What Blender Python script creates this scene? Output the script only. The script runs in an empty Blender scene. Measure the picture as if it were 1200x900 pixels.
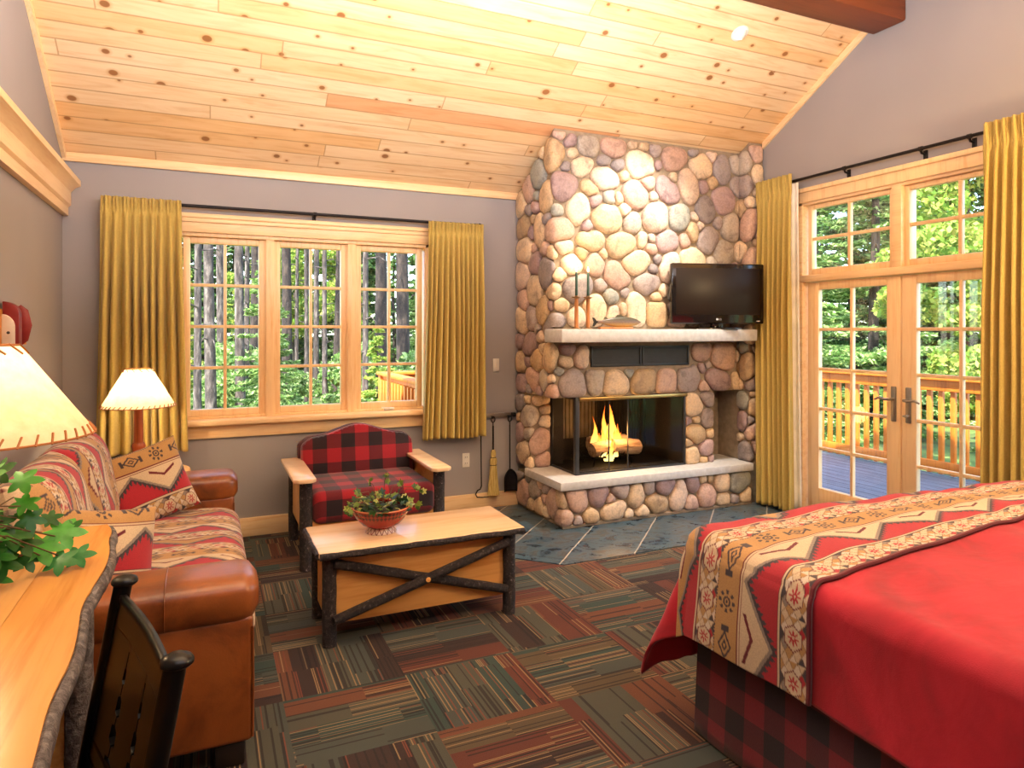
import bpy, bmesh, math, random
import numpy as np
from mathutils import Vector, Matrix, Euler

scene = bpy.context.scene
COL = scene.collection
PI = math.pi

# ------------------------------------------------------------------ camera
YAW = math.radians(24.277)
cam_data = bpy.data.cameras.new('camera')
cam_data.sensor_fit = 'HORIZONTAL'
cam_data.sensor_width = 36.0
cam_data.lens = 790.9 / 1200 * 36.0
cam_data.shift_y = -(450 - 387.28) / 1200
cam_data.clip_start = 0.02
cam_data.clip_end = 400
cam = bpy.data.objects.new('camera', cam_data)
cam.location = (0, 0, 1.5)
cam.rotation_euler = (PI / 2, 0, -YAW)
COL.objects.link(cam)
scene.camera = cam

# ------------------------------------------------------------------ colour management
vs = scene.view_settings
vs.view_transform = 'Standard'
vs.look = 'None'
vs.exposure = 0.45
vs.gamma = 1.0
vs.use_curve_mapping = False
scene.cycles.max_bounces = 8
scene.cycles.diffuse_bounces = 5
scene.cycles.transparent_max_bounces = 16
scene.cycles.sample_clamp_indirect = 6.0
scene.cycles.caustics_reflective = False
scene.cycles.caustics_refractive = False

# ------------------------------------------------------------------ sky, sun, large lights
world = bpy.data.worlds.new('sky')
scene.world = world
world.use_nodes = True
wn = world.node_tree
wn.nodes.clear()
w_out = wn.nodes.new('ShaderNodeOutputWorld')
w_bg = wn.nodes.new('ShaderNodeBackground')
w_sky = wn.nodes.new('ShaderNodeTexSky')
w_sky.sky_type = 'NISHITA'
w_sky.sun_disc = False
w_sky.sun_elevation = math.radians(52)
w_sky.sun_rotation = math.radians(230)
w_bg.inputs['Strength'].default_value = 1.0
wn.links.new(w_sky.outputs[0], w_bg.inputs[0])
wn.links.new(w_bg.outputs[0], w_out.inputs[0])


def aim(o, target):
    d = Vector(target) - o.location
    o.rotation_euler = d.to_track_quat('-Z', 'Y').to_euler()


def lamp(name, kind, loc, power, color=(1, 1, 1), size=None, target=None, size_y=None, **kw):
    d = bpy.data.lights.new(name, kind)
    d.energy = power
    d.color = color
    if kind == 'AREA':
        d.size = size
        if size_y:
            d.shape = 'RECTANGLE'
            d.size_y = size_y
    elif size is not None:
        d.shadow_soft_size = size
    for k, v in kw.items():
        setattr(d, k, v)
    o = bpy.data.objects.new(name, d)
    o.location = loc
    COL.objects.link(o)
    if target:
        aim(o, target)
    return o


sun = lamp('sun', 'SUN', (0, 0, 12), 12.5, (1.0, 0.95, 0.86), angle=math.radians(0.6))
sun.rotation_euler = Vector((0.46, 0.40, -0.80)).to_track_quat('-Z', 'Y').to_euler()
# added fill lights without fixtures: one up at the ceiling, one down
lamp('ceiling_fill', 'AREA', (1.0, 1.98, 2.66), 172, (0.93, 0.94, 1.0), size=3.2, size_y=0.4, target=(1.0, 4.5, 9.0))
lamp('overhead_fill', 'AREA', (1.6, 0.2, 3.1), 36, (0.95, 0.95, 1.0), size=3.6, size_y=1.6, target=(1.6, 0.2, 0.0))
lamp('right_wall_fill', 'POINT', (3.85, 1.0, 2.3), 105, (1.0, 0.70, 0.36), size=0.12)  # added warm fill to brown the right wall; no lamp stands here

# ------------------------------------------------------------------ helpers: colour and nodes
def srgb(r, g, b, a=1.0):
    def f(c):
        c = c / 255.0
        return c / 12.92 if c <= 0.04045 else ((c + 0.055) / 1.055) ** 2.4
    return (f(r), f(g), f(b), a)


class G:
    """tiny node-graph builder"""
    def __init__(self, name):
        self.mat = bpy.data.materials.new(name)
        self.mat.use_nodes = True
        self.nt = self.mat.node_tree
        self.nt.nodes.clear()
        self.out = self.nt.nodes.new('ShaderNodeOutputMaterial')

    def n(self, t, **kw):
        nd = self.nt.nodes.new(t)
        for k, v in kw.items():
            setattr(nd, k, v)
        return nd

    def put(self, sock, v):
        if isinstance(v, bpy.types.NodeSocket):
            self.nt.links.new(v, sock)
        elif v is not None:
            sock.default_value = v

    def m(self, op, a, b=None, c=None):
        nd = self.n('ShaderNodeMath', operation=op)
        self.put(nd.inputs[0], a)
        self.put(nd.inputs[1], b)
        self.put(nd.inputs[2], c)
        return nd.outputs[0]

    def mix(self, fac, a, b, blend='MIX'):
        nd = self.n('ShaderNodeMix', data_type='RGBA', blend_type=blend)
        self.put(nd.inputs[0], fac)
        self.put(nd.inputs[6], a)
        self.put(nd.inputs[7], b)
        return nd.outputs[2]

    def mixf(self, fac, a, b):
        nd = self.n('ShaderNodeMix', data_type='FLOAT')
        self.put(nd.inputs[0], fac)
        self.put(nd.inputs[2], a)
        self.put(nd.inputs[3], b)
        return nd.outputs[0]

    def ramp(self, fac, stops, interp='LINEAR'):
        nd = self.n('ShaderNodeValToRGB')
        cr = nd.color_ramp
        cr.interpolation = interp
        while len(cr.elements) < len(stops):
            cr.elements.new(0.5)
        for e, (p, c) in zip(cr.elements, stops):
            e.position = p
            e.color = c if len(c) == 4 else (*c, 1)
        self.put(nd.inputs[0], fac)
        return nd.outputs[0]

    def co(self, kind='Object'):
        return self.n('ShaderNodeTexCoord').outputs[kind]

    def attr(self, name):
        return self.n('ShaderNodeAttribute', attribute_name=name)

    def xyz(self, vec):
        nd = self.n('ShaderNodeSeparateXYZ')
        self.put(nd.inputs[0], vec)
        return nd.outputs[0], nd.outputs[1], nd.outputs[2]

    def vec(self, x=0.0, y=0.0, z=0.0):
        nd = self.n('ShaderNodeCombineXYZ')
        for i, v in enumerate((x, y, z)):
            self.put(nd.inputs[i], v)
        return nd.outputs[0]

    def scale(self, vec, s):
        nd = self.n('ShaderNodeVectorMath', operation='MULTIPLY')
        self.put(nd.inputs[0], vec)
        nd.inputs[1].default_value = s
        return nd.outputs[0]

    def noise(self, vec, scale, detail=3.0, rough=0.5, dist=0.0):
        nd = self.n('ShaderNodeTexNoise')
        self.put(nd.inputs['Vector'], vec)
        nd.inputs['Scale'].default_value = scale
        nd.inputs['Detail'].default_value = detail
        nd.inputs['Roughness'].default_value = rough
        nd.inputs['Distortion'].default_value = dist
        return nd.outputs[0]

    def white(self, vec):
        nd = self.n('ShaderNodeTexWhiteNoise', noise_dimensions='3D')
        self.put(nd.inputs['Vector'], vec)
        return nd.outputs[0]

    def voro(self, vec, scale, feature='F1', rand=1.0, dim='3D'):
        nd = self.n('ShaderNodeTexVoronoi', feature=feature, voronoi_dimensions=dim)
        self.put(nd.inputs['Vector'], vec)
        nd.inputs['Scale'].default_value = scale
        nd.inputs['Randomness'].default_value = rand
        return nd

    def bump(self, h, strength=0.3, dist=0.01):
        nd = self.n('ShaderNodeBump')
        nd.inputs['Strength'].default_value = strength
        nd.inputs['Distance'].default_value = dist
        self.put(nd.inputs['Height'], h)
        return nd.outputs[0]

    def fin(self, color, rough=0.5, bump=None, **kw):
        b = self.n('ShaderNodeBsdfPrincipled')
        self.put(b.inputs['Base Color'], color)
        self.put(b.inputs['Roughness'], rough)
        if bump is not None:
            self.put(b.inputs['Normal'], bump)
        for k, v in kw.items():
            self.put(b.inputs[k.replace('_', ' ')], v)
        self.nt.links.new(b.outputs[0], self.out.inputs[0])
        self.bsdf = b
        return self.mat

    def surf(self, shader):
        self.nt.links.new(shader, self.out.inputs[0])
        return self.mat


def plain(name, c, rough=0.5, var=0.12, scale=8.0, bump=0.0, bscale=60.0, **kw):
    """slightly uneven single colour"""
    g = G(name)
    o = g.co()
    nz = g.noise(o, scale, 4)
    dark = tuple(x * (1 - var) for x in c[:3]) + (1,)
    lite = tuple(min(1, x * (1 + var)) for x in c[:3]) + (1,)
    col = g.ramp(nz, [(0.3, dark), (0.7, lite)])
    bp = g.bump(g.noise(o, bscale, 3), bump, 0.004) if bump else None
    return g.fin(col, rough, bp, **kw)


def wood(name, c1, c2, axis=0, rough=0.4, grain=14.0, knots=False, bump=0.08):
    """c1 light, c2 dark grain; grain runs along axis"""
    g = G(name)
    s = [1.0, 1.0, 1.0]
    s[axis] = 0.07
    o = g.co()
    v = g.scale(o, s)
    n1 = g.noise(v, grain, 5, 0.6, 0.6)
    n2 = g.noise(v, grain * 5, 3, 0.6)
    f = g.m('ADD', g.m('MULTIPLY', n1, 0.7), g.m('MULTIPLY', n2, 0.3))
    col = g.ramp(f, [(0.32, c2), (0.5, c1), (0.72, tuple(min(1, x * 1.1) for x in c1[:3]))])
    if knots:
        s2 = [1.0, 1.0, 1.0]
        s2[axis] = 0.45
        vo = g.voro(g.scale(o, s2), 4.2)
        k = g.ramp(vo.outputs['Distance'], [(0.0, (1, 1, 1)), (0.07, (1, 1, 1)), (0.11, (0, 0, 0))])
        kk = g.m('MULTIPLY', k, g.m('GREATER_THAN', g.xyz(vo.outputs['Color'])[0], 0.55))
        col = g.mix(g.m('MULTIPLY', kk, 0.8), col, tuple(x * 0.35 for x in c2[:3]) + (1,))
    return g.fin(col, rough, g.bump(f, bump, 0.003))


# ------------------------------------------------------------------ helpers: meshes
ORG = {}


def link(o):
    COL.objects.link(o)
    return o


def tag(o, label=None, cat=None, group=None, kind=None):
    if label:
        o['label'] = label
    if cat:
        o['category'] = cat
    if group:
        o['group'] = group
    if kind:
        o['kind'] = kind
    return o


def thing(name, loc, label=None, cat=None, group=None, kind=None, rot=(0, 0, 0)):
    o = bpy.data.objects.new(name, None)
    o.empty_display_size = 0.1
    o.location = loc
    o.rotation_euler = rot
    link(o)
    ORG[o.name] = Vector(loc)
    return tag(o, label, cat, group, kind)


class MB:
    def __init__(self):
        self.v = []
        self.f = []
        self.uv = []
        self.c = []
        self.n = 0

    def add(self, verts, faces, uv=None, col=None):
        verts = np.asarray(verts, float).reshape(-1, 3)
        b = self.n
        self.v.append(verts)
        k = len(verts)
        self.uv.append(np.zeros((k, 3)) if uv is None else np.asarray(uv, float).reshape(-1, 3))
        if col is None:
            col = np.ones((k, 4)) * 0.5
        col = np.asarray(col, float)
        if col.ndim == 1:
            col = np.tile(col, (k, 1))
        self.c.append(col)
        self.f.extend([tuple(int(i) + b for i in fc) for fc in faces])
        self.n += k
        return self

    def box(self, lo, hi, bev=0.0, seg=2, rot=None, about=None, col=None):
        bm = bmesh.new()
        bmesh.ops.create_cube(bm, size=1.0)
        lo = Vector(lo)
        hi = Vector(hi)
        for v in bm.verts:
            v.co = Vector(((v.co[i] + 0.5) * (hi[i] - lo[i]) + lo[i] for i in range(3)))
        if bev > 0:
            bev = min(bev, 0.49 * min(abs(hi[i] - lo[i]) for i in range(3)))
            bmesh.ops.bevel(bm, geom=list(bm.edges), offset=bev, segments=seg, profile=0.5, affect='EDGES')
        if rot is not None:
            about = Vector(about) if about is not None else (lo + hi) / 2
            M = Euler(rot).to_matrix()
            for v in bm.verts:
                v.co = M @ (v.co - about) + about
        bm.verts.index_update()
        self.add([v.co[:] for v in bm.verts], [[v.index for v in f.verts] for f in bm.faces], col=col)
        bm.free()
        return self

    def tube(self, path, r, n=10, cap=True, jitter=0.0, seed=0, flat=None):
        P = [Vector(p) for p in path]
        R = list(r) if hasattr(r, '__len__') else [r] * len(P)
        rng = random.Random(seed)
        T = []
        for i in range(len(P)):
            a = P[max(0, i - 1)]
            b = P[min(len(P) - 1, i + 1)]
            T.append((b - a).normalized())
        up = Vector((0, 0, 1)) if abs(T[0].z) < 0.9 else Vector((1, 0, 0))
        N = (up - T[0] * up.dot(T[0])).normalized()
        vs_, fs = [], []
        for i, p in enumerate(P):
            N = (N - T[i] * N.dot(T[i])).normalized()
            B = T[i].cross(N)
            for k in range(n):
                a = 2 * PI * k / n
                rr = R[i] * (1 + jitter * rng.uniform(-1, 1))
                y = math.sin(a) * (flat if flat else 1)
                vs_.append(p + N * math.cos(a) * rr + B * y * rr)
        for i in range(len(P) - 1):
            for k in range(n):
                k2 = (k + 1) % n
                fs.append((i * n + k, i * n + k2, (i + 1) * n + k2, (i + 1) * n + k))
        if cap:
            fs.append(tuple(range(n))[::-1])
            fs.append(tuple((len(P) - 1) * n + k for k in range(n)))
        uv = [(k % n / n, i // n * 0.1, 0) for i, k in zip(range(len(vs_)), range(len(vs_)))]
        return self.add([v[:] for v in vs_], fs, uv)

    def lathe(self, prof, c=(0, 0, 0), n=24, sx=1.0, sy=1.0, caps=True):
        vs_, fs = [], []
        for r, z in prof:
            for k in range(n):
                a = 2 * PI * k / n
                vs_.append((c[0] + r * math.cos(a) * sx, c[1] + r * math.sin(a) * sy, c[2] + z))
        for i in range(len(prof) - 1):
            for k in range(n):
                k2 = (k + 1) % n
                fs.append((i * n + k, i * n + k2, (i + 1) * n + k2, (i + 1) * n + k))
        if caps:
            fs.append(tuple(range(n))[::-1])
            fs.append(tuple((len(prof) - 1) * n + k for k in range(n)))
        return self.add(vs_, fs)

    def prism(self, poly, a, b, axis='z', bev=0.0):
        """extrude a 2-D polygon along axis between a and b; poly is in the two other axes in order"""
        def p3(p, t):
            return {'z': (p[0], p[1], t), 'y': (p[0], t, p[1]), 'x': (t, p[0], p[1])}[axis]
        n = len(poly)
        bm = bmesh.new()
        A = [bm.verts.new(p3(p, a)) for p in poly]
        B = [bm.verts.new(p3(p, b)) for p in poly]
        bm.faces.new(A)
        bm.faces.new(B[::-1])
        for i in range(n):
            j = (i + 1) % n
            bm.faces.new((A[j], A[i], B[i], B[j]))
        bmesh.ops.recalc_face_normals(bm, faces=bm.faces)
        if bev > 0:
            bmesh.ops.bevel(bm, geom=list(bm.edges), offset=bev, segments=2, profile=0.5, affect='EDGES')
        bm.verts.index_update()
        self.add([v.co[:] for v in bm.verts], [[v.index for v in f.verts] for f in bm.faces])
        bm.free()
        return self

    def grid(self, nu, nv, fn, colfn=None, uvfn=None, flip=False, closeu=False):
        u, v = np.meshgrid(np.linspace(0, 1, nu + 1), np.linspace(0, 1, nv + 1), indexing='ij')
        X, Y, Z = fn(u, v)
        V = np.stack([X + 0 * u, Y + 0 * u, Z + 0 * u], -1).reshape(-1, 3)
        i, j = np.meshgrid(np.arange(nu), np.arange(nv), indexing='ij')
        a = (i * (nv + 1) + j).ravel()
        F = np.stack([a, a + nv + 1, a + nv + 2, a + 1], -1)
        if flip:
            F = F[:, ::-1]
        uv = np.stack([u, v, 0 * u], -1).reshape(-1, 3) if uvfn is None else np.stack([*uvfn(u, v), 0 * u], -1).reshape(-1, 3)
        col = None
        if colfn is not None:
            col = colfn(u, v).reshape(-1, 4)
        return self.add(V, F.tolist(), uv, col)

    def merge(self, M):
        """transform everything so far by a 4x4 matrix"""
        M = np.array(M)
        self.v = [v @ M[:3, :3].T + M[:3, 3] for v in self.v]
        return self

    def build(self, name, mat, parent=None, local=False, angle=35, origin=None, smooth=True, weld=False):
        V = np.concatenate(self.v)
        org = Vector((0, 0, 0))
        if parent is not None:
            if not local:
                org = ORG.get(parent.name, Vector((0, 0, 0)))
        elif origin == 'base':
            lo, hi = V.min(0), V.max(0)
            org = Vector(((lo[0] + hi[0]) / 2, (lo[1] + hi[1]) / 2, lo[2]))
        elif origin is not None:
            org = Vector(origin)
        V = V - np.array(org)
        me = bpy.data.meshes.new(name)
        me.from_pydata(V.tolist(), [], self.f)
        U = np.concatenate(self.uv)
        a = me.attributes.new('puv', 'FLOAT_VECTOR', 'POINT')
        a.data.foreach_set('vector', U.astype(np.float32).ravel())
        C_ = np.concatenate(self.c)
        a = me.attributes.new('col', 'FLOAT_COLOR', 'POINT')
        a.data.foreach_set('color', C_.astype(np.float32).ravel())
        if weld:
            bm = bmesh.new()
            bm.from_mesh(me)
            bmesh.ops.remove_doubles(bm, verts=bm.verts, dist=1e-4)
            bmesh.ops.recalc_face_normals(bm, faces=bm.faces)
            bm.to_mesh(me)
            bm.free()
        if smooth:
            me.shade_smooth()
            me.set_sharp_from_angle(angle=math.radians(angle))
        me.materials.append(mat)
        o = bpy.data.objects.new(name, me)
        link(o)
        if parent is not None:
            o.parent = parent
            ORG[o.name] = org
        else:
            o.location = org
            ORG[o.name] = org
        return o


def copy_tree(o, parent=None):
    c = o.copy()
    COL.objects.link(c)
    if parent is not None:
        c.parent = parent
    ORG[c.name] = ORG.get(o.name, Vector((0, 0, 0)))
    for ch in [x for x in o.children]:
        copy_tree(ch, c)
    return c


def solid(o, t, offset=0.0):
    md = o.modifiers.new('thickness', 'SOLIDIFY')
    md.thickness = t
    md.offset = offset
    return o

# ------------------------------------------------------------------ materials
XL, XR, YB, YREAR = -0.875, 4.448, 5.285, -1.9
EAVE, SLOPE, YRIDGE = 2.675, 0.59, 3.22


def zceil(y):
    return EAVE + SLOPE * (YB - y)


M = {}
g = G('painted_plaster')
o_ = g.co()
M['paint'] = g.fin(g.ramp(g.noise(o_, 1.2, 2), [(0.3, srgb(151, 146, 147)), (0.7, srgb(159, 153, 153))]), 0.75,
                   g.bump(g.noise(o_, 90, 3), 0.12, 0.003))
FIR = srgb(246, 212, 164)
FIR_D = srgb(234, 188, 132)
M['fir_x'] = wood('fir_trim', FIR, FIR_D, 0, 0.35, 22)
M['fir_y'] = wood('fir_trim_y', FIR, FIR_D, 1, 0.35, 22)
M['fir_z'] = wood('fir_trim_z', FIR, FIR_D, 2, 0.35, 22)
M['maple_x'] = wood('maple_board', srgb(232, 186, 132), srgb(206, 150, 92), 0, 0.22, 10)
M['maple_y'] = wood('maple_board_y', srgb(214, 160, 92), srgb(186, 124, 58), 1, 0.25, 9)
M['maple_daylit'] = wood('daylit_maple_board', srgb(238, 204, 164), srgb(222, 178, 130), 0, 0.2, 10)  # maple lightened to carry window daylight on table top and arm boards
M['pine_panel'] = wood('pine_panel', srgb(230, 170, 98), srgb(200, 130, 62), 0, 0.35, 9, knots=True)
M['beam'] = wood('beam_wood', srgb(122, 62, 30), srgb(84, 38, 16), 0, 0.5, 10)

# ceiling: knotty pine boards running along x
g = G('knotty_pine_boards')
x, y, z = g.xyz(g.co())
row = g.m('DIVIDE', y, 0.100)
ri = g.m('FLOOR', row)
rf = g.m('SUBTRACT', row, ri)
off = g.m('MULTIPLY', g.white(g.vec(ri, 3.0, 0.0)), 3.0)
bx = g.m('DIVIDE', g.m('ADD', x, off), 2.3)
bi = g.m('FLOOR', bx)
bf = g.m('SUBTRACT', bx, bi)
tone = g.white(g.vec(ri, bi, 7.0))
gv = g.vec(g.m('MULTIPLY', x, 0.10), g.m('ADD', y, g.m('MULTIPLY', tone, 9.0)), g.m('MULTIPLY', tone, 5.0))
gn = g.noise(gv, 24, 5, 0.6, 0.8)
col = g.ramp(gn, [(0.28, srgb(226, 192, 150)), (0.5, srgb(239, 214, 178)), (0.75, srgb(244, 224, 192))])
tint = g.ramp(tone, [(0.0, srgb(250, 226, 190)), (0.55, srgb(255, 250, 240)), (0.93, srgb(255, 244, 224)), (0.965, srgb(244, 214, 184)), (1.0, srgb(240, 200, 172))])
col = g.mix(1.0, col, tint, 'MULTIPLY')
kv = g.vec(g.m('MULTIPLY', x, 0.72), g.m('ADD', y, g.m('MULTIPLY', ri, 0.37)), 0.0)
vo = g.voro(kv, 5.6, dim='2D')
kc = g.xyz(vo.outputs['Color'])
ksz = g.m('MULTIPLY', g.m('POWER', kc[0], 2.5), 0.075)
kd = g.m('SUBTRACT', vo.outputs['Distance'], g.m('ADD', ksz, 0.02))
halo = g.ramp(kd, [(0.0, (1, 1, 1)), (0.10, (0, 0, 0))])
core = g.ramp(kd, [(0.0, (1, 1, 1)), (0.03, (0, 0, 0))])
sel = g.m('GREATER_THAN', kc[1], 0.40)
col = g.mix(g.m('MULTIPLY', g.m('MULTIPLY', halo, sel), 0.55), col, srgb(206, 140, 66))
col = g.mix(g.m('MULTIPLY', g.m('MULTIPLY', core, sel), 0.8), col, srgb(128, 72, 28))
streak = g.noise(g.vec(g.m('MULTIPLY', x, 0.55), g.m('MULTIPLY', y, 5.0), 2.0), 1.6, 4, 0.65, 0.5)
col = g.mix(g.m('MULTIPLY', g.ramp(streak, [(0.64, (0, 0, 0)), (0.74, (1, 1, 1))]), 0.5), col, srgb(190, 128, 62))
edge = g.m('MINIMUM', rf, g.m('SUBTRACT', 1.0, rf))
endj = g.m('MULTIPLY', g.m('MINIMUM', bf, g.m('SUBTRACT', 1.0, bf)), 2.3)
gr = g.m('MAXIMUM', g.m('LESS_THAN', edge, 0.040), g.m('LESS_THAN', endj, 0.004))
col = g.mix(g.m('MULTIPLY', gr, 0.6), col, srgb(176, 126, 76))
M['ceiling'] = g.fin(col, 0.45, g.bump(g.m('SUBTRACT', 1.0, gr), 0.5, 0.006))

# carpet: parquet of striped carpet tiles
g = G('striped_carpet_tiles')
x, y, z = g.xyz(g.co())
tx = g.m('DIVIDE', g.m('SUBTRACT', x, 0.278), 0.5045)
ty = g.m('DIVIDE', g.m('SUBTRACT', y, 2.868), 0.455)
ix = g.m('FLOOR', tx)
iy = g.m('FLOOR', ty)
fx = g.m('SUBTRACT', tx, ix)
fy = g.m('SUBTRACT', ty, iy)
par = g.m('FLOORED_MODULO', g.m('ADD', ix, iy), 2.0)
# parity of the tile right of x=.278 and below y=2.868 is 1 -> stripes along x there
ac = g.mixf(par, fx, fy)
al = g.mixf(par, fy, fx)
tid = g.m('ADD', g.m('MULTIPLY', ix, 17.0), g.m('MULTIPLY', iy, 31.0))
bw = g.m('ADD', g.m('MULTIPLY', ac, 4.3), g.m('MULTIPLY', g.white(g.vec(tid, 1.0, 2.0)), 3.0))
band = g.m('FLOOR', bw)
half = g.m('FLOOR', g.m('ADD', g.m('MULTIPLY', al, 1.6), g.white(g.vec(band, tid, 5.0))))
bc = g.white(g.vec(band, tid, 11.0))
base = g.ramp(bc, [(0.0, srgb(112, 62, 48)), (0.17, srgb(92, 94, 80)), (0.36, srgb(66, 48, 44)), (0.52, srgb(84, 92, 84)), (0.68, srgb(128, 80, 56)), (0.82, srgb(104, 90, 66)), (0.92, srgb(62, 84, 78))], 'CONSTANT')
li = g.m('FLOOR', g.m('MULTIPLY', ac, 62.0))
lr = g.white(g.vec(li, tid, half))
dens = g.white(g.vec(band, tid, g.m('ADD', half, 20.0)))
thr = g.ramp(dens, [(0.0, (0.5,) * 3), (0.45, (0.62,) * 3), (0.62, (0.95,) * 3), (1.0, (0.97,) * 3)])
ln = g.m('GREATER_THAN', lr, thr)
lc = g.ramp(g.white(g.vec(li, tid, g.m('ADD', half, 40.0))), [(0.0, srgb(184, 154, 108)), (0.45, srgb(142, 122, 90)), (0.62, srgb(148, 82, 60)), (0.8, srgb(40, 32, 34))], 'CONSTANT')
dk = g.m('MULTIPLY', g.m('LESS_THAN', lr, 0.14), 0.75)
col = g.mix(dk, base, srgb(38, 32, 34))
lw_ = g.m('LESS_THAN', g.m('FRACT', g.m('MULTIPLY', ac, 62.0)), 0.62)
col = g.mix(g.m('MULTIPLY', g.m('MULTIPLY', ln, lw_), 0.8), col, lc)
loop = g.noise(g.co(), 420, 2, 0.6)
col = g.mix(0.55, col, g.ramp(loop, [(0.3, (0.35,) * 3), (0.7, (1.0,) * 3)]), 'MULTIPLY')
col = g.mix(1.0, col, (0.68, 0.67, 0.69, 1), 'MULTIPLY')
M['carpet'] = g.fin(col, 0.95, g.bump(loop, 0.5, 0.004))

# slate laid on the diagonal
g = G('slate_tiles')
o_ = g.co()
x, y, z = g.xyz(o_)
wob = g.m('MULTIPLY', g.m('SUBTRACT', g.noise(o_, 6, 3), 0.5), 0.03)
a_ = g.m('ADD', g.m('DIVIDE', g.m('ADD', g.m('SUBTRACT', x, y), 1.76), 0.585), wob)
b_ = g.m('ADD', g.m('DIVIDE', g.m('SUBTRACT', g.m('ADD', x, y), 6.57), 0.57), wob)
ai, bi = g.m('FLOOR', a_), g.m('FLOOR', b_)
af, bf = g.m('SUBTRACT', a_, ai), g.m('SUBTRACT', b_, bi)
ea = g.m('MINIMUM', af, g.m('SUBTRACT', 1.0, af))
eb = g.m('MINIMUM', bf, g.m('SUBTRACT', 1.0, bf))
tone = g.white(g.vec(ai, bi, 0.0))
n1 = g.noise(g.vec(g.m('ADD', x, g.m('MULTIPLY', tone, 7.0)), g.m('MULTIPLY', y, 1.6), tone), 5.0, 6, 0.65, 1.2)
col = g.ramp(n1, [(0.3, srgb(28, 40, 52)), (0.43, srgb(50, 72, 88)), (0.52, srgb(78, 100, 112)), (0.6, srgb(88, 80, 74)), (0.7, srgb(56, 88, 108))])
col = g.mix(0.5, col, g.ramp(tone, [(0.0, (0.55, 0.6, 0.62)), (0.5, (0.8, 0.95, 1.0)), (1.0, (1.0, 0.9, 0.78))]), 'MULTIPLY')
col = g.mix(g.m('LESS_THAN', ea, 0.011), col, srgb(176, 170, 160))
col = g.mix(g.m('LESS_THAN', eb, 0.007), col, srgb(22, 26, 32))
M['slate'] = g.fin(col, g.ramp(n1, [(0.3, (0.22,) * 3), (0.7, (0.42,) * 3)]), g.bump(n1, 0.35, 0.012))

# attribute-coloured cloth
def cloth(name, rough=0.85, weave=900.0, bump=0.25, var=0.18):
    g = G(name)
    c = g.attr('col').outputs['Color']
    nz = g.noise(g.co(), weave / 4, 2, 0.6)
    c = g.mix(1.0, c, (0.80, 0.78, 0.80, 1), 'MULTIPLY')
    c = g.mix(var * 3, c, g.ramp(nz, [(0.3, (0.62,) * 3), (0.7, (1.0,) * 3)]), 'MULTIPLY')
    return g.fin(c, rough, g.bump(nz, bump, 0.002), Sheen_Weight=0.15)


M['tapestry'] = cloth('woven_tapestry')

# buffalo plaid on puv (metres)
def plaid(name, cell, red, dark):
    g = G(name)
    u, v, w = g.xyz(g.attr('puv').outputs['Vector'])
    a = g.m('GREATER_THAN', g.m('FLOORED_MODULO', g.m('DIVIDE', u, cell), 2.0), 1.0)
    b = g.m('GREATER_THAN', g.m('FLOORED_MODULO', g.m('DIVIDE', v, cell), 2.0), 1.0)
    s = g.m('ADD', a, b)
    mid = tuple((red[i] * 0.36 + dark[i] * 0.64) for i in range(3)) + (1,)
    c = g.ramp(g.m('DIVIDE', s, 2.0), [(0.0, red), (0.3, mid), (0.8, dark)], 'CONSTANT')
    nz = g.noise(g.co(), 260, 2, 0.6)
    c = g.mix(0.5, c, g.ramp(nz, [(0.3, (0.6,) * 3), (0.7, (1.0,) * 3)]), 'MULTIPLY')
    return g.fin(c, 0.9, g.bump(nz, 0.3, 0.002), Sheen_Weight=0.2)


M['plaid_chair'] = plaid('buffalo_plaid_wool', 0.10, srgb(156, 12, 30), srgb(28, 5, 16))
M['plaid_skirt'] = plaid('buffalo_plaid_skirt', 0.085, srgb(122, 12, 28), srgb(28, 6, 14))

g = G('ochre_curtain')
o_ = g.co()
nz = g.noise(g.scale(o_, (1, 1, 0.3)), 240, 2, 0.6)
cc = g.ramp(nz, [(0.3, srgb(192, 166, 82)), (0.7, srgb(212, 188, 106))])
p1 = g.n('ShaderNodeBsdfPrincipled')
g.put(p1.inputs['Base Color'], cc)
p1.inputs['Roughness'].default_value = 0.8
p1.inputs['Sheen Weight'].default_value = 0.2
g.put(p1.inputs['Normal'], g.bump(nz, 0.15, 0.002))
t1 = g.n('ShaderNodeBsdfTranslucent')
t1.inputs[0].default_value = srgb(224, 200, 124)
ms = g.n('ShaderNodeMixShader')
ms.inputs[0].default_value = 0.16
g.nt.links.new(p1.outputs[0], ms.inputs[1])
g.nt.links.new(t1.outputs[0], ms.inputs[2])
M['curtain'] = g.surf(ms.outputs[0])

g = G('window_glass')
tr = g.n('ShaderNodeBsdfTransparent')
tr.inputs[0].default_value = (0.97, 0.985, 0.98, 1)
gl = g.n('ShaderNodeBsdfGlossy')
gl.inputs['Roughness'].default_value = 0.02
ms = g.n('ShaderNodeMixShader')
ms.inputs[0].default_value = 0.04
g.nt.links.new(tr.outputs[0], ms.inputs[1])
g.nt.links.new(gl.outputs[0], ms.inputs[2])
M['glass'] = g.surf(ms.outputs[0])

g = G('fireplace_glass')
tr = g.n('ShaderNodeBsdfTransparent')
tr.inputs[0].default_value = (0.80, 0.78, 0.76, 1)
gl = g.n('ShaderNodeBsdfGlossy')
gl.inputs['Roughness'].default_value = 0.04
ms = g.n('ShaderNodeMixShader')
ms.inputs[0].default_value = 0.012
g.nt.links.new(tr.outputs[0], ms.inputs[1])
g.nt.links.new(gl.outputs[0], ms.inputs[2])
M['fire_glass'] = g.surf(ms.outputs[0])

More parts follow.
